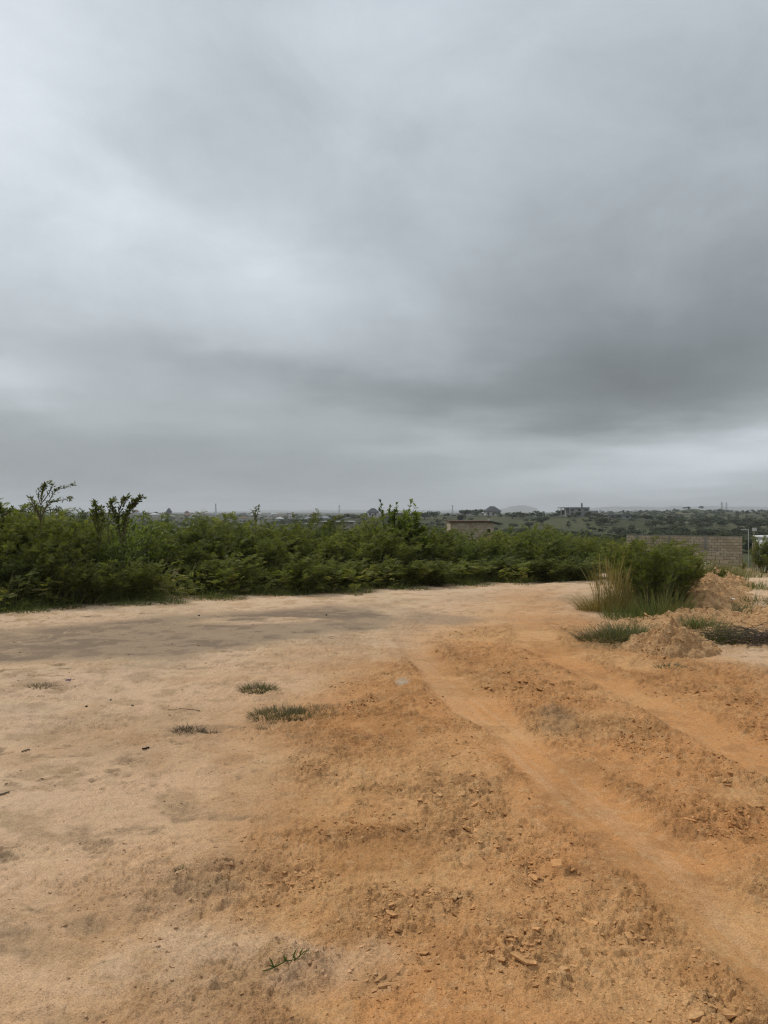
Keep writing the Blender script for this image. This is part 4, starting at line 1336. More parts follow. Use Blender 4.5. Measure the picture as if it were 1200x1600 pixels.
def clods():
    # candidates thinned by how broken the ground is
    n = 150000
    r_ = np.exp(rng.uniform(np.log(1.9), np.log(11.5), n))
    a = np.radians(rng.uniform(-32, 32, n))
    x, y = r_ * np.sin(a), r_ * np.cos(a)
    k = masks(x, y)
    clump = sstep(0.02, 0.20, fbm(x * 2.3, y * 2.3, 4, 401)) * 0.75 + 0.25 * sstep(0.05, 0.2, fbm(x * 7, y * 7, 3, 402))
    for px, py, rx, ry in [(800, 1360, .2, .12), (920, 1420, .22, .14), (1040, 1560, .2, .1), (590, 1530, .12, .08), (555, 1285, .1, .1), (700, 1400, .16, .1),
                           (830, 1500, .2, .1), (610, 1390, .12, .1), (380, 1340, .15, .08), (700, 1180, .3, .25), (760, 1290, .2, .12), (1000, 1180, .25, .3), (560, 1100, .2, .2),
                           (860, 1430, .2, .1), (1130, 1290, .2, .15), (960, 1330, .12, .08), (240, 1450, .15, .08), (660, 1500, .15, .1), (740, 1560, .12, .06)]:
        c = PX(px, py)
        clump = np.maximum(clump, np.exp(-((x - c[0]) / rx) ** 2 - ((y - c[1]) / (ry * 2)) ** 2))
    p = (k['churn'] ** 1.3) * clump ** 1.4 + 0.018 + 0.10 * np.exp(-((np.abs(k['d1']) - 0.3) / 0.08) ** 2) * (y < 9)
    p *= (1 - k['veg']) * (1 - 0.93 * k['trk'])
    keep = rng.uniform(0, 1, n) < np.clip(p, 0, 1) * 0.8
    x, y = x[keep], y[keep]
    strong = p[keep]
    d = np.hypot(x, y)
    size = np.exp(rng.normal(np.log(0.0068), 0.66, len(x))) * (0.7 + 0.09 * d)
    size = np.clip(size, 0.003, np.where(strong > 0.25, 0.045, 0.016))
    kk = masks(x, y)
    col = soil_colour(x, y, kk) * rng.uniform(0.82, 1.10, (len(x), 1))
    z = Z(x, y)
    order = np.argsort(-size / d)
    big, small = order[:300], order[300:9000]
    o = obj('clods', scatter_mesh('clods', x[small], y[small], z[small] - size[small] * rng.uniform(-0.12, 0.15, len(small)), size[small], 0.3, col[small]), M['clod_many'], ground)
    o['kind'] = 'stuff'
    meshes = []
    for V, T in HULLS:
        me = mesh_np('clod', V, T, False)
        me.materials.append(M['clod'])
        meshes.append(me)
    for i in big:
        o = obj('clod', meshes[int(rng.integers(0, len(meshes)))], None, ground, (x[i], y[i], z[i] - size[i] * rng.uniform(-0.12, 0.08)), 0)
        o.rotation_euler = (rng.normal(0, 0.25), rng.normal(0, 0.25), rng.uniform(0, 6.28))
        sc = size[i] * 1.15
        o.color = (col[i][0], col[i][1], col[i][2], 1)
        o.scale = (sc * rng.uniform(0.8, 1.4), sc * rng.uniform(0.7, 1.1), sc * rng.uniform(0.6, 1.0))


clods()

# ------------------------------------------------------------------ spoil heaps
def heap_material():
    m, g, b, out = principled('spoil', 0.95, 0.1)
    tc = g.n('ShaderNodeNewGeometry').outputs['Position']
    n = g.noise(tc, 9.0, 5.0, 0.7)
    n2 = g.noise(tc, 45.0, 4.0, 0.7)
    col = g.mix(g.maprange(n, 0.35, 0.65), (0.42, 0.235, 0.105), (0.60, 0.37, 0.185))
    col = g.mix(1.0, col, g.ramp(n2, [(0.3, 0.6), (0.5, 1.0), (0.72, 1.2)]), 'MULTIPLY')
    g.put(b.inputs['Base Color'], col)
    bp = g.n('ShaderNodeBump')
    bp.inputs['Strength'].default_value = 1.0
    bp.inputs['Distance'].default_value = 0.03
    g.link(n2, bp.inputs['Height'])
    g.link(bp.outputs[0], b.inputs['Normal'])
    return m


M['heap'] = heap_material()


def heap(label, spine, half, hgt, seed, nu=120, nv=60):
    """spine: (x, y) points; a ridge of tipped earth along it"""
    spine = np.array(spine, float)
    c = spine.mean(0)
    cz = Z1(c[0], c[1])
    L = np.concatenate([[0], np.cumsum(np.linalg.norm(np.diff(spine, axis=0), axis=1))])
    tot = L[-1] + 2 * half
    u = np.linspace(-half, L[-1] + half, nu)
    w = np.linspace(-1, 1, nv)
    U, W = np.meshgrid(u, w, indexing='ij')
    sx = np.interp(U, L, spine[:, 0])
    sy = np.interp(U, L, spine[:, 1])
    t = spine[-1] - spine[0]
    t = t / np.linalg.norm(t)
    over = np.where(U < 0, U, np.where(U > L[-1], U - L[-1], 0))
    x = sx + t[0] * over - t[1] * W * half
    y = sy + t[1] * over + t[0] * W * half
    rad = np.sqrt((over / half) ** 2 + W ** 2)
    n = fbm(x * 2.9, y * 2.9, 4, seed)
    prof = np.clip(1 - rad + n * 1.0 - 0.02, 0, 1.15) ** 1.45
    z = hgt * prof * (0.85 + 0.6 * fbm(x * 0.7, y * 0.7, 2, seed + 3))
    z = z + (rad < 1.0) * (fbm(x * 5, y * 5, 5, seed + 5, 0.7) * 0.24 * np.sqrt(prof + 0.01))
    d1, d2, cid, ox, oy = worley((x * 10).ravel(), (y * 10).ravel(), seed)
    z = z + (0.05 * cid * (1 - sstep(0.1, 0.6, d1))).reshape(z.shape) * np.sqrt(prof) * (hgt > 0.2)
    z = z - 0.05 * sstep(0.86, 1.0, rad)
    gz = Z(x.ravel(), y.ravel()).reshape(z.shape)
    v = np.stack([x - c[0], y - c[1], gz + z - cz], -1).reshape(-1, 3)
    i = np.arange(nu - 1)[:, None] * nv
    j = np.arange(nv - 1)[None, :]
    q = np.stack([i + j, i + nv + j, i + nv + j + 1, i + j + 1], -1).reshape(-1, 4)
    o = tag(obj('dirt_heap', mesh_np('dirt_heap', v, q, True), M['heap'], None, (c[0], c[1], cz)), label, 'dirt heap')
    # lumps lying on it
    m_ = int(480 * max(1, tot / 2))
    iu, iw = rng.integers(2, nu - 2, m_), np.clip(np.round(rng.normal(nv / 2, nv / 4.2, m_)).astype(int), 1, nv - 2)
    P = v.reshape(nu, nv, 3)[iu, iw]
    size = np.clip(np.exp(rng.normal(np.log(0.016), 0.5, m_)), 0.006, 0.05)
    me = scatter_mesh('lump', P[:, 0], P[:, 1], P[:, 2], size, 0.6, np.array([(0.52, 0.305, 0.145)]) * rng.uniform(0.7, 1.35, (m_, 1)))
    l = obj('lump', me, M['clod_many'], o)
    l['kind'] = 'stuff'
    return o


heap('small pointed heap of crumbly orange earth left of the grass tufts', [(3.30, 8.90), (3.38, 9.0)], 0.58, 0.40, 501, 110, 110)
heap('long ridge of tipped brown earth running back towards the wall', [(5.2, 12.6), (5.9, 14.0), (6.7, 15.8), (7.7, 17.8), (8.6, 19.6)], 0.85, 0.30, 523, 260, 80)
heap('low spread of brown earth between the heaps and the dead brush', [(4.0, 10.6), (5.0, 11.6)], 0.9, 0.15, 541, 90, 60)
heap('low bank of dug earth behind the brush pile', [(5.2, 10.8), (6.6, 12.2)], 0.9, 0.18, 547, 90, 60)

# ------------------------------------------------------------------ litter, sticks and stones on the ground
M['dark_wood'] = noisy('charred_wood', (0.018, 0.014, 0.011), (0.05, 0.038, 0.03), 40.0, 0.8)
M['stick'] = noisy('dry_stick', (0.14, 0.10, 0.065), (0.24, 0.18, 0.12), 40.0, 0.85)
M['dark_stone'] = noisy('dark_stone', (0.02, 0.018, 0.016), (0.06, 0.05, 0.042), 50.0, 0.7)
M['white_plastic'] = noisy('white_plastic', (0.72, 0.72, 0.70), (0.82, 0.82, 0.80), 20.0, 0.4, spec=0.4)
M['violet_plastic'] = noisy('violet_scrap', (0.16, 0.09, 0.11), (0.22, 0.13, 0.15), 30.0, 0.5)


def stick(label, a, b, rad, mat, name='stick', kinks=5, sag=0.004):
    p, q = PX(*a), PX(*b)
    c = ((p[0] + q[0]) / 2, (p[1] + q[1]) / 2)
    cz = Z1(*c)
    pts = []
    for i in range(kinks + 1):
        t = i / kinks
        x, y = p[0] + (q[0] - p[0]) * t, p[1] + (q[1] - p[1]) * t
        x += random.gauss(0, rad * 0.7)
        y += random.gauss(0, rad * 0.9)
        pts.append((x - c[0], y - c[1], Z1(x, y) - cz + rad * 0.9 + random.uniform(0, sag)))
    rr = [rad * random.uniform(0.75, 1.1) for _ in pts]
    mb = MB().tube(pts, rr, 7)
    return tag(obj(name, mb.mesh(name, True), M[mat], None, (c[0], c[1], cz)), label, 'stick')


stick('short black charred stick on the left sand', (224, 1170), (233, 1167), 0.006, 'dark_wood')
stick('short brown twig near the left edge of the sand', (34, 1174), (46, 1171), 0.005, 'stick')
stick('long thin straight stick lying above the withered weeds', (262, 1105), (312, 1109), 0.0028, 'stick')
stick('thin crooked twig at the left edge of the sand', (0, 1240), (14, 1236), 0.005, 'stick')


def pebble(label, px, py, size, mat, seed, name='pebble', cat='stone', flat=0.8):
    c = PX(px, py)
    bm = bmesh.new()
    bmesh.ops.create_icosphere(bm, subdivisions=2, radius=1)
    g_ = random.Random(seed)
    for v in bm.verts:
        f = 0.75 + 0.5 * float(fbm(np.array([v.co.x * 1.3 + seed]), np.array([v.co.y * 1.3 + v.co.z]), 3, seed)[0] + 0.3)
        v.co *= f
        v.co.z *= flat
    me = bpy.data.meshes.new(name)
    bm.to_mesh(me)
    bm.free()
    o = obj(name, me, M[mat], None, (c[0], c[1], Z1(c[0], c[1]) + size * 0.35), g_.uniform(0, 6), size)
    return tag(o, label, cat)


pebble('black pebble on the left sand, lower left of the dark pair', 135, 1105, 0.012, 'dark_stone', 3)
pebble('black pebble on the left sand, upper right of the dark pair', 173, 1094, 0.011, 'dark_stone', 4)
pebble('brown dirt lump right of the two black pebbles', 207, 1103, 0.014, 'stick', 5, 'dirt_lump', 'dirt lump')
pebble('lone dark lump on the silt near the thicket', 311, 964, 0.018, 'dark_stone', 6)
pebble('lone dark stone at the far end of the pale silt', 510, 962, 0.016, 'dark_stone', 9)


def scrap(label, px, py, size, mat, seed, z=None, d=None):
    """a crumpled scrap of plastic film"""
    c = PX(px, py) if d is None else ((px - 600) / 1200 * d, d, 0)
    n = 9
    u = np.linspace(-1, 1, n)
    U, V = np.meshgrid(u, u)
    zz = np.abs(fbm(U * 1.7 + seed, V * 1.7, 3, seed)) * 1.6 + 0.1
    x = U * (1 + 0.5 * fbm(U + 3, V, 2, seed + 1)) + V * 0.2
    y = V * 0.7 + 0.4 * fbm(U, V + 7, 2, seed + 2)
    P = np.stack([x, y, zz], -1).reshape(-1, 3) * size
    i = np.arange(n - 1)[:, None] * n
    j = np.arange(n - 1)[None, :]
    q = np.stack([i + j, i + j + 1, i + n + j + 1, i + n + j], -1).reshape(-1, 4)
    return tag(obj('plastic_scrap', mesh_np('plastic_scrap', P, q), M[mat], None, (c[0], c[1], (Z1(c[0], c[1]) if z is None else z) + 0.003), seed), label, 'litter')


scrap('small white plastic scrap between golden grass and low grass patch', 975, 960, 0.035, 'white_plastic', 2, z=None)
scrap('small white plastic scrap on the near end of the long spoil heap', 1143, 946, 0.05, 'white_plastic', 5, z=0.10)
scrap('small violet plastic scrap beside the dark flat weed tuft', 107, 1066, 0.035, 'violet_plastic', 8)

# ------------------------------------------------------------------ block walls
def block_material(name, c1, c2, c3):
    m, g, b, out = principled(name, 0.95, 0.1)
    pos = g.n('ShaderNodeNewGeometry').outputs['Position']
    oi = g.n('ShaderNodeObjectInfo').outputs['Random']
    col = g.ramp(oi, [(0.0, c1), (0.5, c2), (1.0, c3)])
    n = g.noise(pos, 6.0, 5.0, 0.7)
    st = g.noise(pos, 0.8, 4.0, 0.6)
    col = g.mix(1.0, col, g.ramp(n, [(0.3, 0.75), (0.55, 1.0), (0.75, 1.12)]), 'MULTIPLY')
    col = g.mix(g.maprange(st, 0.5, 0.7, 0.0, 0.5), col, (0.27, 0.205, 0.14))
    g.put(b.inputs['Base Color'], col)
    return m


M['block'] = block_material('sandcrete_block', (0.44, 0.335, 0.22), (0.52, 0.40, 0.27), (0.57, 0.45, 0.315))
M['mortar'] = noisy('mortar', (0.12, 0.095, 0.07), (0.17, 0.135, 0.10), 9.0)
M['concrete'] = noisy('weathered_concrete', (0.27, 0.235, 0.19), (0.36, 0.32, 0.26), 5.0, c3=(0.20, 0.17, 0.13))
M['concrete_pale'] = noisy('pale_concrete', (0.40, 0.37, 0.32), (0.52, 0.49, 0.43), 6.0)


def bevel_box(lx, ly, lz, name='block', bev=0.008):
    bm = bmesh.new()
    bmesh.ops.create_cube(bm, size=1.0)
    bmesh.ops.scale(bm, vec=(lx, ly, lz), verts=bm.verts)
    bmesh.ops.bevel(bm, geom=list(bm.edges), offset=bev, segments=1, affect='EDGES')
    me = bpy.data.meshes.new(name)
    bm.to_mesh(me)
    bm.free()
    return me


def box_obj(name, mat, parent, x0, x1, y0, y1, z0, z1):
    return obj(name, MB().box(x0, x1, y0, y1, z0, z1).mesh(name), M[mat] if isinstance(mat, str) else mat, parent)


BLK = bevel_box(0.424, 0.15, 0.200)
HALF = bevel_box(0.199, 0.15, 0.200)
BLK.materials.append(M['block'])
HALF.materials.append(M['block'])


def block_wall(name, label, p0, p1, courses, z0, keep=None, cat='wall'):
    p0, p1 = Vector(p0), Vector(p1)
    ang = math.atan2(p1.y - p0.y, p1.x - p0.x)
    n = int((p1 - p0).length / 0.45)
    o = thing(name, label, cat, (p0.x, p0.y, z0), ang)
    core = MB()
    for c in range(courses):
        z = 0.1125 + c * 0.225
        ends = []
        spots = [(0.225 + i * 0.45, BLK) for i in range(n)] if c % 2 == 0 else [(0.1125, HALF)] + [(0.45 + i * 0.45, BLK) for i in range(n - 1)] + [(n * 0.45 - 0.1125, HALF)]
        for x, me in spots:
            if keep and not keep(x, c, n * 0.45):
                continue
            ends.append((x, 0.225 if me is BLK else 0.1125))
            b = obj('block', me, None, o, (x, random.uniform(-0.006, 0.006), z + random.uniform(-0.003, 0.003)))
            b.rotation_euler = (0, 0, random.uniform(-0.008, 0.008))
        if ends:
            core.box(min(x - w for x, w in ends) + 0.01, max(x + w for x, w in ends) - 0.01, -0.062, 0.062, z - 0.1125, z + 0.1125)
    obj('mortar', core.mesh('mortar'), M['mortar'], o)
    return o, n * 0.45


wz = -2.62
w, wl = block_wall('block_wall', 'long unfinished grey-brown block wall across the road on the slope', (20.6, 65.2), (28.3, 60.2), 10, wz)
for t, nm in ((6.3, 'pier'), (3.5, 'pier'), (0.9, 'pier')):
    box_obj(nm, 'concrete', w, t - 0.13, t + 0.13, -0.10, 0.10, -0.3, 10 * 0.225 - 0.02)
box_obj('coping', 'concrete', w, -0.02, wl + 0.02, -0.085, 0.085, 10 * 0.225 + 0.003, 10 * 0.225 + 0.05)

rz = base_height(np.array([18.0]), np.array([45.0]))[0] - 0.1


def ruined(x, c, L):
    return x < L - max(0, c - 1) * 0.26


w2, wl2 = block_wall('ruined_wall', 'low broken grey wall with stepped end in front of the long wall', (15.6, 46.4), (20.7, 44.4), 6, rz, ruined)
box_obj('coping', 'concrete', w2, 0.0, wl2 - 1.35, -0.10, 0.10, 6 * 0.225 + 0.003, 6 * 0.225 + 0.05)

M['weathered_post'] = noisy('weathered_timber', (0.22, 0.175, 0.11), (0.33, 0.27, 0.18), 12.0)
g_ = thing('pole_gate', 'gate of upright weathered poles at the end of the long wall', 'gate', (28.75, 59.9, -2.95), -0.55)
for i in range(6):
    x = i * 0.13
    hh = 2.15 + random.uniform(-0.12, 0.2)
    obj('pole', MB().tube([(x, 0, -0.1), (x + random.uniform(-0.01, 0.01), 0.01, hh * 0.5), (x + random.uniform(-0.02, 0.02), 0, hh)], [0.05, 0.046, 0.042], 7).mesh('pole', True), M['weathered_post'], g_)
for z in (0.5, 1.6):
    obj('rail', MB().tube([(-0.08, 0.075, z), (0.35, 0.075, z + 0.02), (0.74, 0.075, z)], 0.03, 6).mesh('rail', True), M['weathered_post'], g_)
M['white_pipe'] = noisy('white_paint', (0.48, 0.48, 0.45), (0.60, 0.60, 0.56), 5.0, 0.6)
pp = thing('pipe_post', 'thin white pipe post with short side arm above the pole gate', 'post', (28.75, 60.6, -2.9), -0.55)
obj('post', MB().tube([(0, 0, 0), (0, 0, 1.5), (0, 0, 3.15)], 0.02, 8).mesh('post', True), M['white_pipe'], pp)
obj('arm', MB().tube([(-0.02, 0, 3.1), (-0.3, 0, 3.11), (-0.55, 0, 3.1)], 0.016, 8).mesh('arm', True), M['white_pipe'], pp)
sg = thing('sign_board', 'small blank white board on a post right of the pipe post', 'sign', (29.35, 60.9, -2.9))
obj('post', MB().tube([(0, 0, 0), (0, 0, 1.4), (0, 0, 2.95)], 0.035, 8).mesh('post', True), M['weathered_post'], sg)
obj('board', bevel_box(0.36, 0.04, 0.26, 'board'), M['white_pipe'], sg, (0, -0.06, 3.12))


def shed():
    o = thing('white_shed', 'white shed with a shallow metal roof at the right photo edge', 'shed', (34.3, 68.0, -3.6), -0.15)
    M['shed_wall'] = noisy('white_wall', (0.62, 0.66, 0.72), (0.74, 0.77, 0.80), 2.0, 0.7)
    M['shed_roof'] = noisy('pale_roof_sheet', (0.66, 0.68, 0.70), (0.78, 0.79, 0.80), 3.0, 0.5)
    box_obj('wall', 'shed_wall', o, -0.9, 2.6, -1.2, 1.2, 0, 2.75)
    rb = MB()
    n = 24
    for i in range(n):
        x0 = -1.1 + i * 3.9 / n
        rb.box(x0, x0 + 3.9 / n * 0.55, -1.45, 1.45, 3.06, 3.10)
    rb.box(-1.1, 2.8, -1.45, 1.45, 2.98, 3.055)
    obj('roof', rb.mesh('roof'), M['shed_roof'], o)
    box_obj('gable', 'shed_wall', o, -0.9, 2.6, -1.19, 1.19, 2.752, 2.977)
    box_obj('door', 'weathered_post', o, 0.6, 1.5, -1.24, -1.203, 0, 2.0)


shed()
for k, (px, py, d, s_, lab) in enumerate([(1068, 0, 22.0, 0.17, 'pale concrete chunk in the dry grass, left of the two'), (1106, 0, 23.0, 0.15, 'pale concrete chunk in the dry grass, beside the bright green bush')]):
    x = (px - 600) / 1200 * d
    bm = bmesh.new()
    bmesh.ops.create_cube(bm, size=1)
    bmesh.ops.subdivide_edges(bm, edges=bm.edges, cuts=2, use_grid_fill=True)
    for v in bm.verts:
        v.co += Vector((random.gauss(0, 0.05), random.gauss(0, 0.05), random.gauss(0, 0.05)))
    me = bpy.data.meshes.new('concrete_chunk')
    bm.to_mesh(me)
    bm.free()
    tag(obj('concrete_chunk', me, M['concrete_pale'], None, (x, d, Z1(x, d) + 0.22), 0.4 + k, (s_ * 1.9, s_ * 1.2, s_ * 1.0 + 0.35)), lab, 'rubble')

# ------------------------------------------------------------------ buildings beyond the thicket
M['plaster_tan'] = noisy('rough_block_wall', (0.36, 0.285, 0.20), (0.50, 0.415, 0.30), 3.5, c3=(0.33, 0.20, 0.12))
M['roof_brown'] = noisy('brown_roof', (0.085, 0.05, 0.03), (0.13, 0.075, 0.045), 3.0)
M['roof_dark'] = noisy('dark_roof', (0.05, 0.052, 0.055), (0.085, 0.085, 0.088), 1.0, 0.7)
M['roof_grey'] = noisy('grey_roof', (0.16, 0.165, 0.17), (0.24, 0.245, 0.25), 1.0, 0.6)
M['roof_rust'] = noisy('rust_roof', (0.14, 0.075, 0.05), (0.20, 0.11, 0.07), 1.0, 0.7)
M['roof_pale'] = noisy('pale_metal_roof', (0.38, 0.38, 0.36), (0.48, 0.48, 0.46), 1.0, 0.5)
M['wall_white'] = noisy('white_wall_far', (0.42, 0.41, 0.38), (0.54, 0.53, 0.49), 0.6)
M['wall_tan'] = noisy('tan_wall_far', (0.34, 0.29, 0.225), (0.43, 0.375, 0.30), 0.6)
M['wall_grey'] = noisy('grey_wall_far', (0.24, 0.235, 0.22), (0.32, 0.31, 0.29), 0.6, c3=(0.18, 0.17, 0.155))
M['opening'] = noisy('unlit_opening', (0.012, 0.012, 0.012), (0.025, 0.024, 0.022), 3.0)
M['glass'] = noisy('window_glass', (0.03, 0.035, 0.04), (0.05, 0.055, 0.06), 3.0, 0.15, spec=0.5)


def wall_with_holes(x0, x1, z0, z1, holes, y, th):
    """a wall in the xz plane with real rectangular openings"""
    mb = MB()
    xs = sorted({x0, x1} | {h[0] for h in holes} | {h[1] for h in holes})
    for a, b in zip(xs[:-1], xs[1:]):
        zz = z0
        for h in sorted([h for h in holes if h[0] <= a + 1e-6 and h[1] >= b - 1e-6], key=lambda q: q[2]):
            if h[2] > zz:
                mb.box(a, b, y, y + th, zz, h[2])
            zz = h[3]
        if zz < z1:
            mb.box(a, b, y, y + th, zz, z1)
    return mb


def block_house():
    d = 66.0
    x = (738 - 600) / 1200 * d
    gz = float(base_height(np.array([x]), np.array([d]))[0]) - 0.15
    top = EYE - 15.5 * d / 1200
    H = top - gz
    W = 68 * d / 1200
    o = thing('block_house', 'unfinished tan block house with a thin brown roof edge behind the thicket', 'house', (x, d, gz))
    holes = [(W / 2 - 0.62, W / 2 - 0.32, H - 0.95, H - 0.62), (-0.5, 0.3, 0.0, 2.0)]
    obj('wall', wall_with_holes(-W / 2, W / 2, 0, H, holes, 0, 0.15).mesh('wall'), M['plaster_tan'], o)
    box_obj('wall', 'plaster_tan', o, -W / 2, -W / 2 + 0.15, 0.153, 4.0, 0, H)
    box_obj('wall', 'plaster_tan', o, W / 2 - 0.15, W / 2, 0.153, 4.0, 0, H)
    box_obj('wall', 'plaster_tan', o, -W / 2 + 0.153, W / 2 - 0.153, 3.85, 4.0, 0, H)
    box_obj('roof', 'roof_brown', o, -W / 2 - 0.12, W / 2 - 0.3, -0.2, 4.2, H + 0.003, H + 0.09)
    rs = MB().add([(W / 2 - 0.297, -0.25, H + 0.02), (W / 2 + 0.75, -0.25, H - 0.24), (W / 2 + 0.75, 4.2, H - 0.24), (W / 2 - 0.297, 4.2, H + 0.02),
                   (W / 2 - 0.297, -0.25, H + 0.10), (W / 2 + 0.75, -0.25, H - 0.16), (W / 2 + 0.75, 4.2, H - 0.16), (W / 2 - 0.297, 4.2, H + 0.10)],
                  [(0, 3, 2, 1), (4, 5, 6, 7), (0, 1, 5, 4), (1, 2, 6, 5), (2, 3, 7, 6), (3, 0, 4, 7)])
    obj('lean_to_roof', rs.mesh('lean_to_roof'), M['roof_dark'], o)
    box_obj('window_sill', 'concrete_pale', o, W / 2 - 0.70, W / 2 - 0.24, -0.06, -0.003, H - 1.03, H - 0.955)
    rub = MB()
    rub.box(W / 2 - 0.5, W / 2 - 0.18, -0.12, 0.2, H + 0.093, H + 0.24)
    obj('roof_weight', rub.mesh('roof_weight'), M['concrete_pale'], o)
    # rows of blocks show as shallow courses
    cm = MB()
    for c in range(1, int(H / 0.225)):
        cm.box(-W / 2 + 0.02, W / 2 - 0.72, -0.012, -0.002, c * 0.225 - 0.01, c * 0.225 + 0.004)
    obj('mortar_course', cm.mesh('mortar_course'), M['mortar'], o)


block_house()


def hip_roof(w, d, h, z, over):
    a, b = w / 2 + over, d / 2 + over
    r_ = max(0.05, a - b)
    mb = MB()
    mb.add([(-a, -b, z), (a, -b, z), (a, b, z), (-a, b, z), (-r_, 0, z + h), (r_, 0, z + h), (-a, -b, z - 0.15), (a, -b, z - 0.15), (a, b, z - 0.15), (-a, b, z - 0.15)],
           [(0, 1, 5, 4), (2, 3, 4, 5), (0, 6, 7, 1), (1, 7, 8, 2), (2, 8, 9, 3), (3, 9, 6, 0), (9, 8, 7, 6)], [(1, 2, 5), (3, 0, 4)])
    return mb


def house(label, px, py_top, d, w_px, roof_h, wall, roof, group=None, depth=None, py_eave=None, detail=True, name='house'):
    """a hip-roofed house: roof top at py_top, eaves span w_px, d metres away"""
    x = (px - 600) / 1200 * d
    gz = float(base_height(np.array([x]), np.array([d]))[0]) - 0.2
    top = EYE - (py_top - 800) * d / 1200
    W = w_px * d / 1200
    D_ = depth or W * 0.75
    over = min(0.9, W * 0.07)
    ez = top - roof_h
    o = thing(name, label, 'house', (x, d, gz), random.uniform(-0.2, 0.2), group)
    hw, hd, he = W / 2 - over, D_ / 2 - over, ez - gz - 0.16
    box_obj('wall', wall, o, -hw, hw, -hd, hd, 0, he)
    obj('roof', hip_roof(W - 2 * over, D_ - 2 * over, roof_h, ez - gz, over).mesh('roof'), M[roof], o)
    if detail:
        for fz in ([he - 1.7] + ([he - 4.7] if he > 5.5 else [])):
            n = max(2, int(W / 3))
            for i in range(n):
                cx = -hw + (i + 0.5) * 2 * hw / n
                wn = box_obj('window', 'glass', o, cx - 0.6, cx + 0.6, -hd - 0.03, -hd - 0.004, fz - 0.1, fz + 1.1)
                box_obj('sill', 'concrete_pale', wn, cx - 0.7, cx + 0.7, -hd - 0.14, -hd - 0.033, fz - 0.2, fz - 0.104)
        box_obj('door', 'roof_brown', o, -0.5, 0.5, -hd - 0.035, -hd - 0.005, 0, 2.1)
    return o


house('dark hip-roofed white house on the horizon left of the round tree', 583, 794, 460, 19, 2.3, 'wall_white', 'roof_dark')
house('wide hip-roofed house with a tall dark pyramid roof on the horizon', 769, 791, 520, 27, 3.4, 'wall_white', 'roof_dark')
house('dark peaked house rising above the far town', 264, 794, 900, 9, 4.5, 'wall_grey', 'roof_dark')
house('dark low-roofed house behind the bare-armed sapling', 35, 796, 620, 14, 2.6, 'wall_grey', 'roof_dark')


def flat_building(name, label, px0, px1, py_top, d, depth, wall, roof, rows=1, roof_over=0.5, roof_th=0.35, rotz=0.0, cat='building', open_frac=0.45):
    xa, xb = (px0 - 600) / 1200 * d, (px1 - 600) / 1200 * d
    x, W = (xa + xb) / 2, xb - xa
    gz = float(base_height(np.array([x]), np.array([d]))[0]) - 0.2
    H = EYE - (py_top - 800) * d / 1200 - gz - roof_th
    o = thing(name, label, cat, (x, d, gz), rotz)
    holes = []
    n = max(2, int(W / 3.4))
    fh = H / rows
    for r_ in range(rows):
        for i in range(n):
            cx = -W / 2 + (i + 0.5) * W / n
            ww = W / n * open_frac
            holes.append((cx - ww / 2, cx + ww / 2, r_ * fh + fh * 0.35, r_ * fh + fh * 0.78))
    obj('wall', wall_with_holes(-W / 2, W / 2, 0, H, holes, 0, 0.25).mesh('wall'), M[wall], o)
    box_obj('wall', wall, o, -W / 2, -W / 2 + 0.25, 0.253, depth, 0, H)
    box_obj('wall', wall, o, W / 2 - 0.25, W / 2, 0.253, depth, 0, H)
    box_obj('wall', wall, o, -W / 2 + 0.253, W / 2 - 0.253, depth - 0.25, depth, 0, H)
    box_obj('roof', roof, o, -W / 2 - roof_over, W / 2 + roof_over * 0.4, -roof_over, depth + roof_over, H + 0.003, H + roof_th)
    for h in holes:
        wn = box_obj('window', 'glass', o, h[0], h[1], 0.12, 0.15, h[2], h[3])
        box_obj('sill', 'concrete', wn, h[0] - 0.1, h[1] + 0.1, -0.1, -0.004, h[2] - 0.16, h[2] - 0.003)
    return o, W, H


b1, W1, H1 = flat_building('concrete_building', 'half-built grey concrete building with a flat overhanging slab on the horizon', 889, 921, 792.5, 420, 9, 'wall_grey', 'wall_grey', 2, 0.3, 0.5)
box_obj('roof_slab', 'wall_grey', b1, -W1 / 2 - 4.6, -W1 / 2 - 0.303, -0.3, 8, H1 - 0.1, H1 + 0.45)
for cx in (-W1 / 2 - 4.2, -W1 / 2 - 2.3):
    box_obj('column', 'wall_grey', b1, cx - 0.2, cx + 0.2, 0.2, 0.6, 0, H1 - 0.103)
box_obj('annex', 'wall_grey', b1, W1 / 2 + 0.003, W1 / 2 + 5.0, 1, 8, 0, H1 - 1.4)
flat_building('long_building', 'long pale grey low building among trees right of the concrete block', 951, 986, 803, 400, 8, 'wall_grey', 'roof_grey', 1, 0.6, 0.5)
flat_building('low_building', 'low building with a long pale roof in the middle distance', 498, 552, 814.5, 150, 5, 'wall_tan', 'roof_pale', 1, 0.5, 0.16)
flat_building('low_shed', 'short white-roofed shed left of the long pale roof', 477, 492, 818, 130, 3, 'wall_grey', 'roof_pale', 1, 0.2, 0.14)
flat_building('low_shed', 'small white shed at the horizon just right of the round tree', 665, 674, 800.5, 520, 4, 'wall_white', 'roof_grey', 1, 0.3, 0.3)
flat_building('low_shed', 'small white-roofed shed right of the bare-armed sapling', 92, 99, 800, 500, 4, 'wall_white', 'roof_pale', 1, 0.3, 0.3)

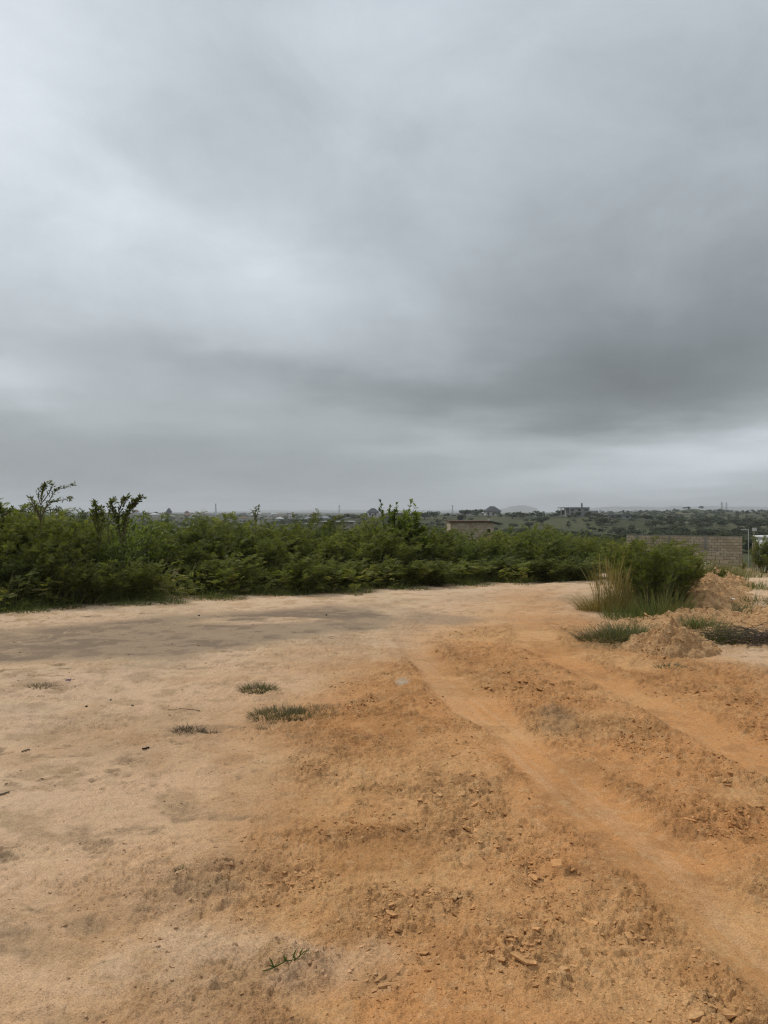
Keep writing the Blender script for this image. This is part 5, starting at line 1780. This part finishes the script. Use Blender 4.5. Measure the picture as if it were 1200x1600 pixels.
# the town in the haze
TOWN = [('wall_white', 'white'), ('wall_tan', 'tan'), ('wall_grey', 'grey')]
TROOF = [('roof_dark', 'dark'), ('roof_grey', 'grey'), ('roof_rust', 'rust-red'), ('roof_grey', 'grey'), ('roof_pale', 'pale')]
tp = []
for i in range(76):
    px = random.choice([random.uniform(205, 330), random.uniform(205, 440), random.uniform(0, 200), random.uniform(420, 570), random.uniform(200, 420)])
    d = random.uniform(700, 1500)
    tp.append((px, d))
tp.sort()
seen_l = {}
for px, d in tp:
    wl_, wn_ = random.choice(TOWN)
    rf_, rn_ = random.choice(TROOF)
    gz = float(base_height(np.array([(px - 600) / 1200 * d]), np.array([d]))[0])
    hh = random.uniform(4.2, 6.5)
    pyt = 800 - (gz + hh - EYE) * 1200 / d
    near_ = 'at its left end' if px < 200 else ('left of the peaked house' if px < 262 else ('right of the peaked house' if px < 330 else ('past the left mast' if px < 420 else 'towards the central mast')))
    house('%s far-town house with %s roof, %s' % (wn_, rn_, near_), px, pyt, d, random.uniform(6, 13) * 1000 / d, random.uniform(1.5, 2.6), wl_, rf_, 'houses of the far town', detail=False)


# masts and pylons
M['steel'] = noisy('galvanised_steel', (0.10, 0.105, 0.11), (0.16, 0.165, 0.17), 2.0, 0.6)


def mast(label, px, py_top, d, wid=1.6, name='telecom_mast', cat='mast', arms=0):
    x = (px - 600) / 1200 * d
    gz = float(base_height(np.array([x]), np.array([d]))[0])
    H = EYE - (py_top - 800) * d / 1200 - gz
    o = thing(name, label, cat, (x, d, gz))
    t = 0.16
    for sx, sy in ((-1, -1), (1, -1), (1, 1), (-1, 1)):
        obj('leg', MB().tube([(sx * wid, sy * wid, 0), (sx * wid * 0.6, sy * wid * 0.6, H * 0.5), (sx * wid * 0.25, sy * wid * 0.25, H)], t, 5).mesh('leg'), M['steel'], o)
    br = MB()
    n = 9
    for k in range(n):
        z0_, z1_ = H * k / n, H * (k + 1) / n
        w0, w1_ = wid * (1 - 0.75 * k / n), wid * (1 - 0.75 * (k + 1) / n)
        for sy in (-1, 1):
            br.tube([(-w0, sy * w0, z0_), (0, sy * (w0 + w1_) / 2, (z0_ + z1_) / 2), (w1_, sy * w1_, z1_)], t * 0.6, 4)
            br.tube([(w0, sy * w0, z0_), (0, sy * (w0 + w1_) / 2, (z0_ + z1_) / 2), (-w1_, sy * w1_, z1_)], t * 0.6, 4)
    obj('bracing', br.mesh('bracing'), M['steel'], o)
    for k in range(arms):
        z = H * (0.72 + 0.12 * k)
        obj('cross_arm', MB().tube([(-wid * 2.2, 0, z), (0, 0, z + 0.4), (wid * 2.2, 0, z)], t, 5).mesh('cross_arm'), M['steel'], o)
    if not arms:
        for k in range(3):
            a = k * 2.1
            obj('antenna', MB().box(math.cos(a) * wid * 0.5 - 0.2, math.cos(a) * wid * 0.5 + 0.2, math.sin(a) * wid * 0.5 - 0.2, math.sin(a) * wid * 0.5 + 0.2, H - 2.6, H - 0.2).mesh('antenna'), M['steel'], o)


mast('thin lattice mast above the left part of the far town', 337, 787, 1300)
mast('faint lattice mast in the middle of the horizon', 530, 789, 1300)
mast('faint lattice mast left of the pyramid-roofed house', 707, 789, 1300)
mast('slim mast standing behind the half-built concrete building', 909, 786, 480, 0.6)
mast('faint power pylon on the right ridge, left of the pair', 1128, 784, 1500, 2.0, 'power_pylon', 'pylon', 2)
mast('faint power pylon on the right ridge, right of the pair', 1135, 785, 1650, 2.0, 'power_pylon', 'pylon', 2)

# ------------------------------------------------------------------ bushes on the slope and trees on the plain
sp = []
tries = 0
while len(sp) < 120 and tries < 5000:
    tries += 1
    d = math.exp(random.uniform(math.log(24), math.log(150)))
    px = random.uniform(-120, 1320)
    x = (px - 600) / 1200 * d
    if 1055 < px < 1330 and d < 72:
        continue
    if abs(px - 738) < 60 and d < 75 and random.random() < 0.65:
        continue
    if abs(px - 515) < 45 and 60 < d < 160:
        continue
    if any((x - a) ** 2 + (d - b) ** 2 < (1.2 + d * 0.012) ** 2 for a, b, _ in sp):
        continue
    sp.append((x, d, px))
sp.sort(key=lambda q: (round(q[1] / 25), q[2]))
for k, (x, d, px) in enumerate(sp):
    sc = random.uniform(0.9, 1.35) * (1 + min(d, 120) / 140)
    lim = float(np.interp(px, [-120, 0, 300, 600, 680, 700, 780, 800, 870, 960, 1200], [809, 811, 820, 820, 824, 830, 832, 824, 834, 841, 841])) + random.uniform(0, 8)
    gz = Z1(x, d)
    sc = min(sc, max(0.3, (EYE - (lim - 800) * d / 1200 - gz) / 1.62))
    near_ = 'behind the left thicket' if px < 300 else ('behind the central thicket' if px < 690 else ('around the block house' if px < 800 else ('left of the long wall' if px < 1000 else 'beyond the long wall')))
    dist_ = 'close' if d < 45 else ('half-way' if d < 90 else 'far')
    put_shrub(random.choice([0, 1, 3, 5, 8, 4, 7, 2]), x, d, sc, 'green bush %s down the slope %s' % (dist_, near_), 'bushes on the slope beyond the thicket', z=Z1(x, d) - 0.05, name='slope_bush', cat='bush')


def far_tree_mesh(seed, n=150, fsize=0.22):
    """a low round savanna tree of unit height: trunk, limbs and leaf clumps"""
    g2 = np.random.default_rng(seed)
    mb = MB()
    lobes = [(g2.normal(0, 0.24), g2.normal(0, 0.24), g2.uniform(0.45, 0.8), g2.uniform(0.2, 0.34)) for _ in range(7)]
    P, Nn = [], []
    for lx, ly, lz, lr in lobes:
        k = n // 7
        d = g2.normal(size=(k, 3))
        d /= np.linalg.norm(d, axis=1)[:, None]
        P.append(np.array([lx, ly, lz]) + d * lr * g2.uniform(0.6, 1.05, (k, 1)) * (1, 1, 0.72))
        Nn.append(d)
    P, Nn = np.concatenate(P), np.concatenate(Nn)
    P[:, 2] = np.maximum(P[:, 2], 0.10)
    T = np.array([(-0.5, -0.4, 0), (0.5, -0.45, 0.12), (0.45, 0.4, 0), (-0.4, 0.5, 0.1)])
    dirs = np.cross(Nn, g2.normal(size=Nn.shape))
    global rng
    stamp(mb, T, np.array([(0, 1, 2, 3)]), P, dirs, g2.uniform(-0.5, 0.5, len(P)), g2.uniform(0.6, 1.2, len(P)) * fsize, np.clip(g2.normal(0.4, 0.2, len(P)), 0, 0.95))
    if n > 100:
        mb.tube([(0, 0, -0.05), (0.02, 0.01, 0.25), (0.0, 0.02, 0.6)], [0.04, 0.03, 0.015], 5, a=0.0)
    for lx, ly, lz, lr in lobes[:4] if n > 100 else []:
        mb.tube([(0.01, 0.01, 0.2), (lx * 0.5, ly * 0.5, 0.2 + (lz - 0.2) * 0.6), (lx, ly, lz)], [0.02, 0.015, 0.008], 4, a=0.0)
    return mb.mesh('far_tree')


FAR = [far_tree_mesh(900 + i, 520, 0.11) for i in range(6)]
for me in FAR:
    me.materials.append(M['far_leaf'])


def plain_trees():
    n = 5600
    r_ = np.exp(rng.uniform(np.log(165), np.log(1700), n))
    az = np.radians(rng.uniform(-31, 31, n))
    x, y = r_ * np.sin(az), r_ * np.cos(az)
    dens = (0.4 + 0.6 * sstep(-0.22, 0.18, fbm(x / 70, y / 160, 4, 601))) * (0.55 + 0.45 * sstep(-5, 15, np.degrees(az)))
    keep = rng.uniform(0, 1, n) < dens * 1.3
    x, y, r_ = x[keep], y[keep], r_[keep]
    px = 600 + 1200 * x / y
    h = rng.uniform(1.5, 3.6, len(x)) * np.where(rng.uniform(0, 1, len(x)) < 0.12, 1.4, 1.0)
    for bx, bw, bd in ((583, 14, 460), (769, 18, 520), (905, 34, 420), (968, 24, 400), (515, 40, 150), (738, 50, 75)):
        hide = (np.abs(px - bx) < bw) & (y < bd)
        h = np.where(hide & (y > bd * 0.55), h * 0.8, h)
    z = base_height(x, y)
    top = 800 - (z + h - EYE) * 1200 / y
    visible = (np.abs(px - 600) < 620) & (top < np.interp(px, [0, 300, 600, 700, 950, 1200], [812, 822, 822, 838, 838, 838]))
    score = np.where(visible, h / y, 0)
    order = np.argsort(-score)
    ysort = np.sort(y[order[:300]])
    hsort = np.sort(h[order[:300]])
    DIST = ['closest', 'near', 'fairly near', 'mid-distance', 'fairly far', 'far', 'very far', 'farthest']
    for i in order[:300]:
        p = px[i]
        where = 'left of lone twig' if p < 400 else ('left of round tree' if p < 600 else ('left of pyramid-roofed house' if p < 770 else ('left of half-built building' if p < 890 else ('below half-built building' if p < 990 else ('above the long wall' if p < 1100 else 'above the pole gate')))))
        o = obj('far_tree', FAR[int(rng.integers(0, 6))], None, None, (x[i], y[i], z[i] - 0.1), rng.uniform(0, 6.28), (h[i] * rng.uniform(0.9, 1.5), h[i] * rng.uniform(0.9, 1.5), h[i]))
        dd = DIST[min(7, int(np.searchsorted(ysort, y[i]) / 300 * 8))]
        sz = ['low', 'mid-sized', 'tall'][min(2, int(np.searchsorted(hsort, h[i]) / 300 * 3))]
        tag(o, '%s %s savanna tree %s' % (dd, sz, where), 'tree', 'savanna trees on the far plain')
    # the rest reads as one mass of scrub
    rest = order[300:]
    lo = [far_tree_mesh(950 + i, 56, 0.27) for i in range(4)]
    mb = MB()
    which = rng.integers(0, 4, len(rest))
    for k in range(4):
        me = lo[k]
        V = np.zeros(len(me.vertices) * 3)
        me.vertices.foreach_get('co', V)
        V = V.reshape(-1, 3)
        A = np.zeros(len(me.vertices))
        me.attributes['v'].data.foreach_get('value', A)
        quads = np.array([p.vertices[:] for p in me.polygons if len(p.vertices) == 4])
        idx = rest[which == k]
        a = rng.uniform(0, 6.28, len(idx))
        c, s_ = np.cos(a)[:, None], np.sin(a)[:, None]
        hh = h[idx][:, None]
        wd = hh * rng.uniform(0.9, 1.7, (len(idx), 1))
        X = (V[None, :, 0] * c - V[None, :, 1] * s_) * wd + x[idx][:, None]
        Y = (V[None, :, 0] * s_ + V[None, :, 1] * c) * wd + y[idx][:, None]
        Zz = V[None, :, 2] * hh + z[idx][:, None] - 0.1
        W = np.stack([X, Y, Zz], -1).reshape(-1, 3)
        Q = (quads[None] + (np.arange(len(idx)) * len(V))[:, None, None]).reshape(-1, 4)
        sh = np.clip(A[None] + rng.normal(0, 0.12, (len(idx), 1)), 0, 0.95).ravel()
        mb.add(W, Q, a=sh)
        bpy.data.meshes.remove(me)
    o = obj('scrub', mb.mesh('scrub'), M['far_leaf'])
    o['kind'] = 'stuff'
    tag(o, 'scattered scrub and tree cover of the far plain', 'scrub')


plain_trees()

# ------------------------------------------------------------------ haze
def haze():
    m = bpy.data.materials.new('haze')
    m.use_nodes = True
    g = NT(m.node_tree)
    out = g.n('ShaderNodeOutputMaterial')
    pv = g.n('ShaderNodeVolumePrincipled')
    pv.inputs['Color'].default_value = (0.90, 0.93, 0.96, 1)
    pv.inputs['Density'].default_value = 0.00019
    pv.inputs['Anisotropy'].default_value = 0.2
    g.link(pv.outputs[0], out.inputs['Volume'])
    m.cycles.homogeneous_volume = True
    o = obj('haze', MB().box(-8900, 8900, -8900, 8900, -14, 95).mesh('haze'), m)
    o['kind'] = 'stuff'
    tag(o, 'pale grey haze over the far plain', 'haze')


haze()


# ------------------------------------------------------------------ tell the members of a group apart by their order across the view
def order_labels():
    by = {}
    for o in C.objects:
        if o.parent is None and 'group' in o and 'label' in o:
            by.setdefault(o['label'], []).append(o)
    for lab, os_ in by.items():
        if len(os_) < 2 or 'left photo edge' in lab or len(os_) > len(ORD):
            continue
        os_.sort(key=lambda q: q.location.x / q.location.y)
        for i, o in enumerate(os_):
            new = '%s, %s from the left' % (lab, ORD[i])
            if len(new.split()) <= 16:
                o['label'] = new


order_labels()
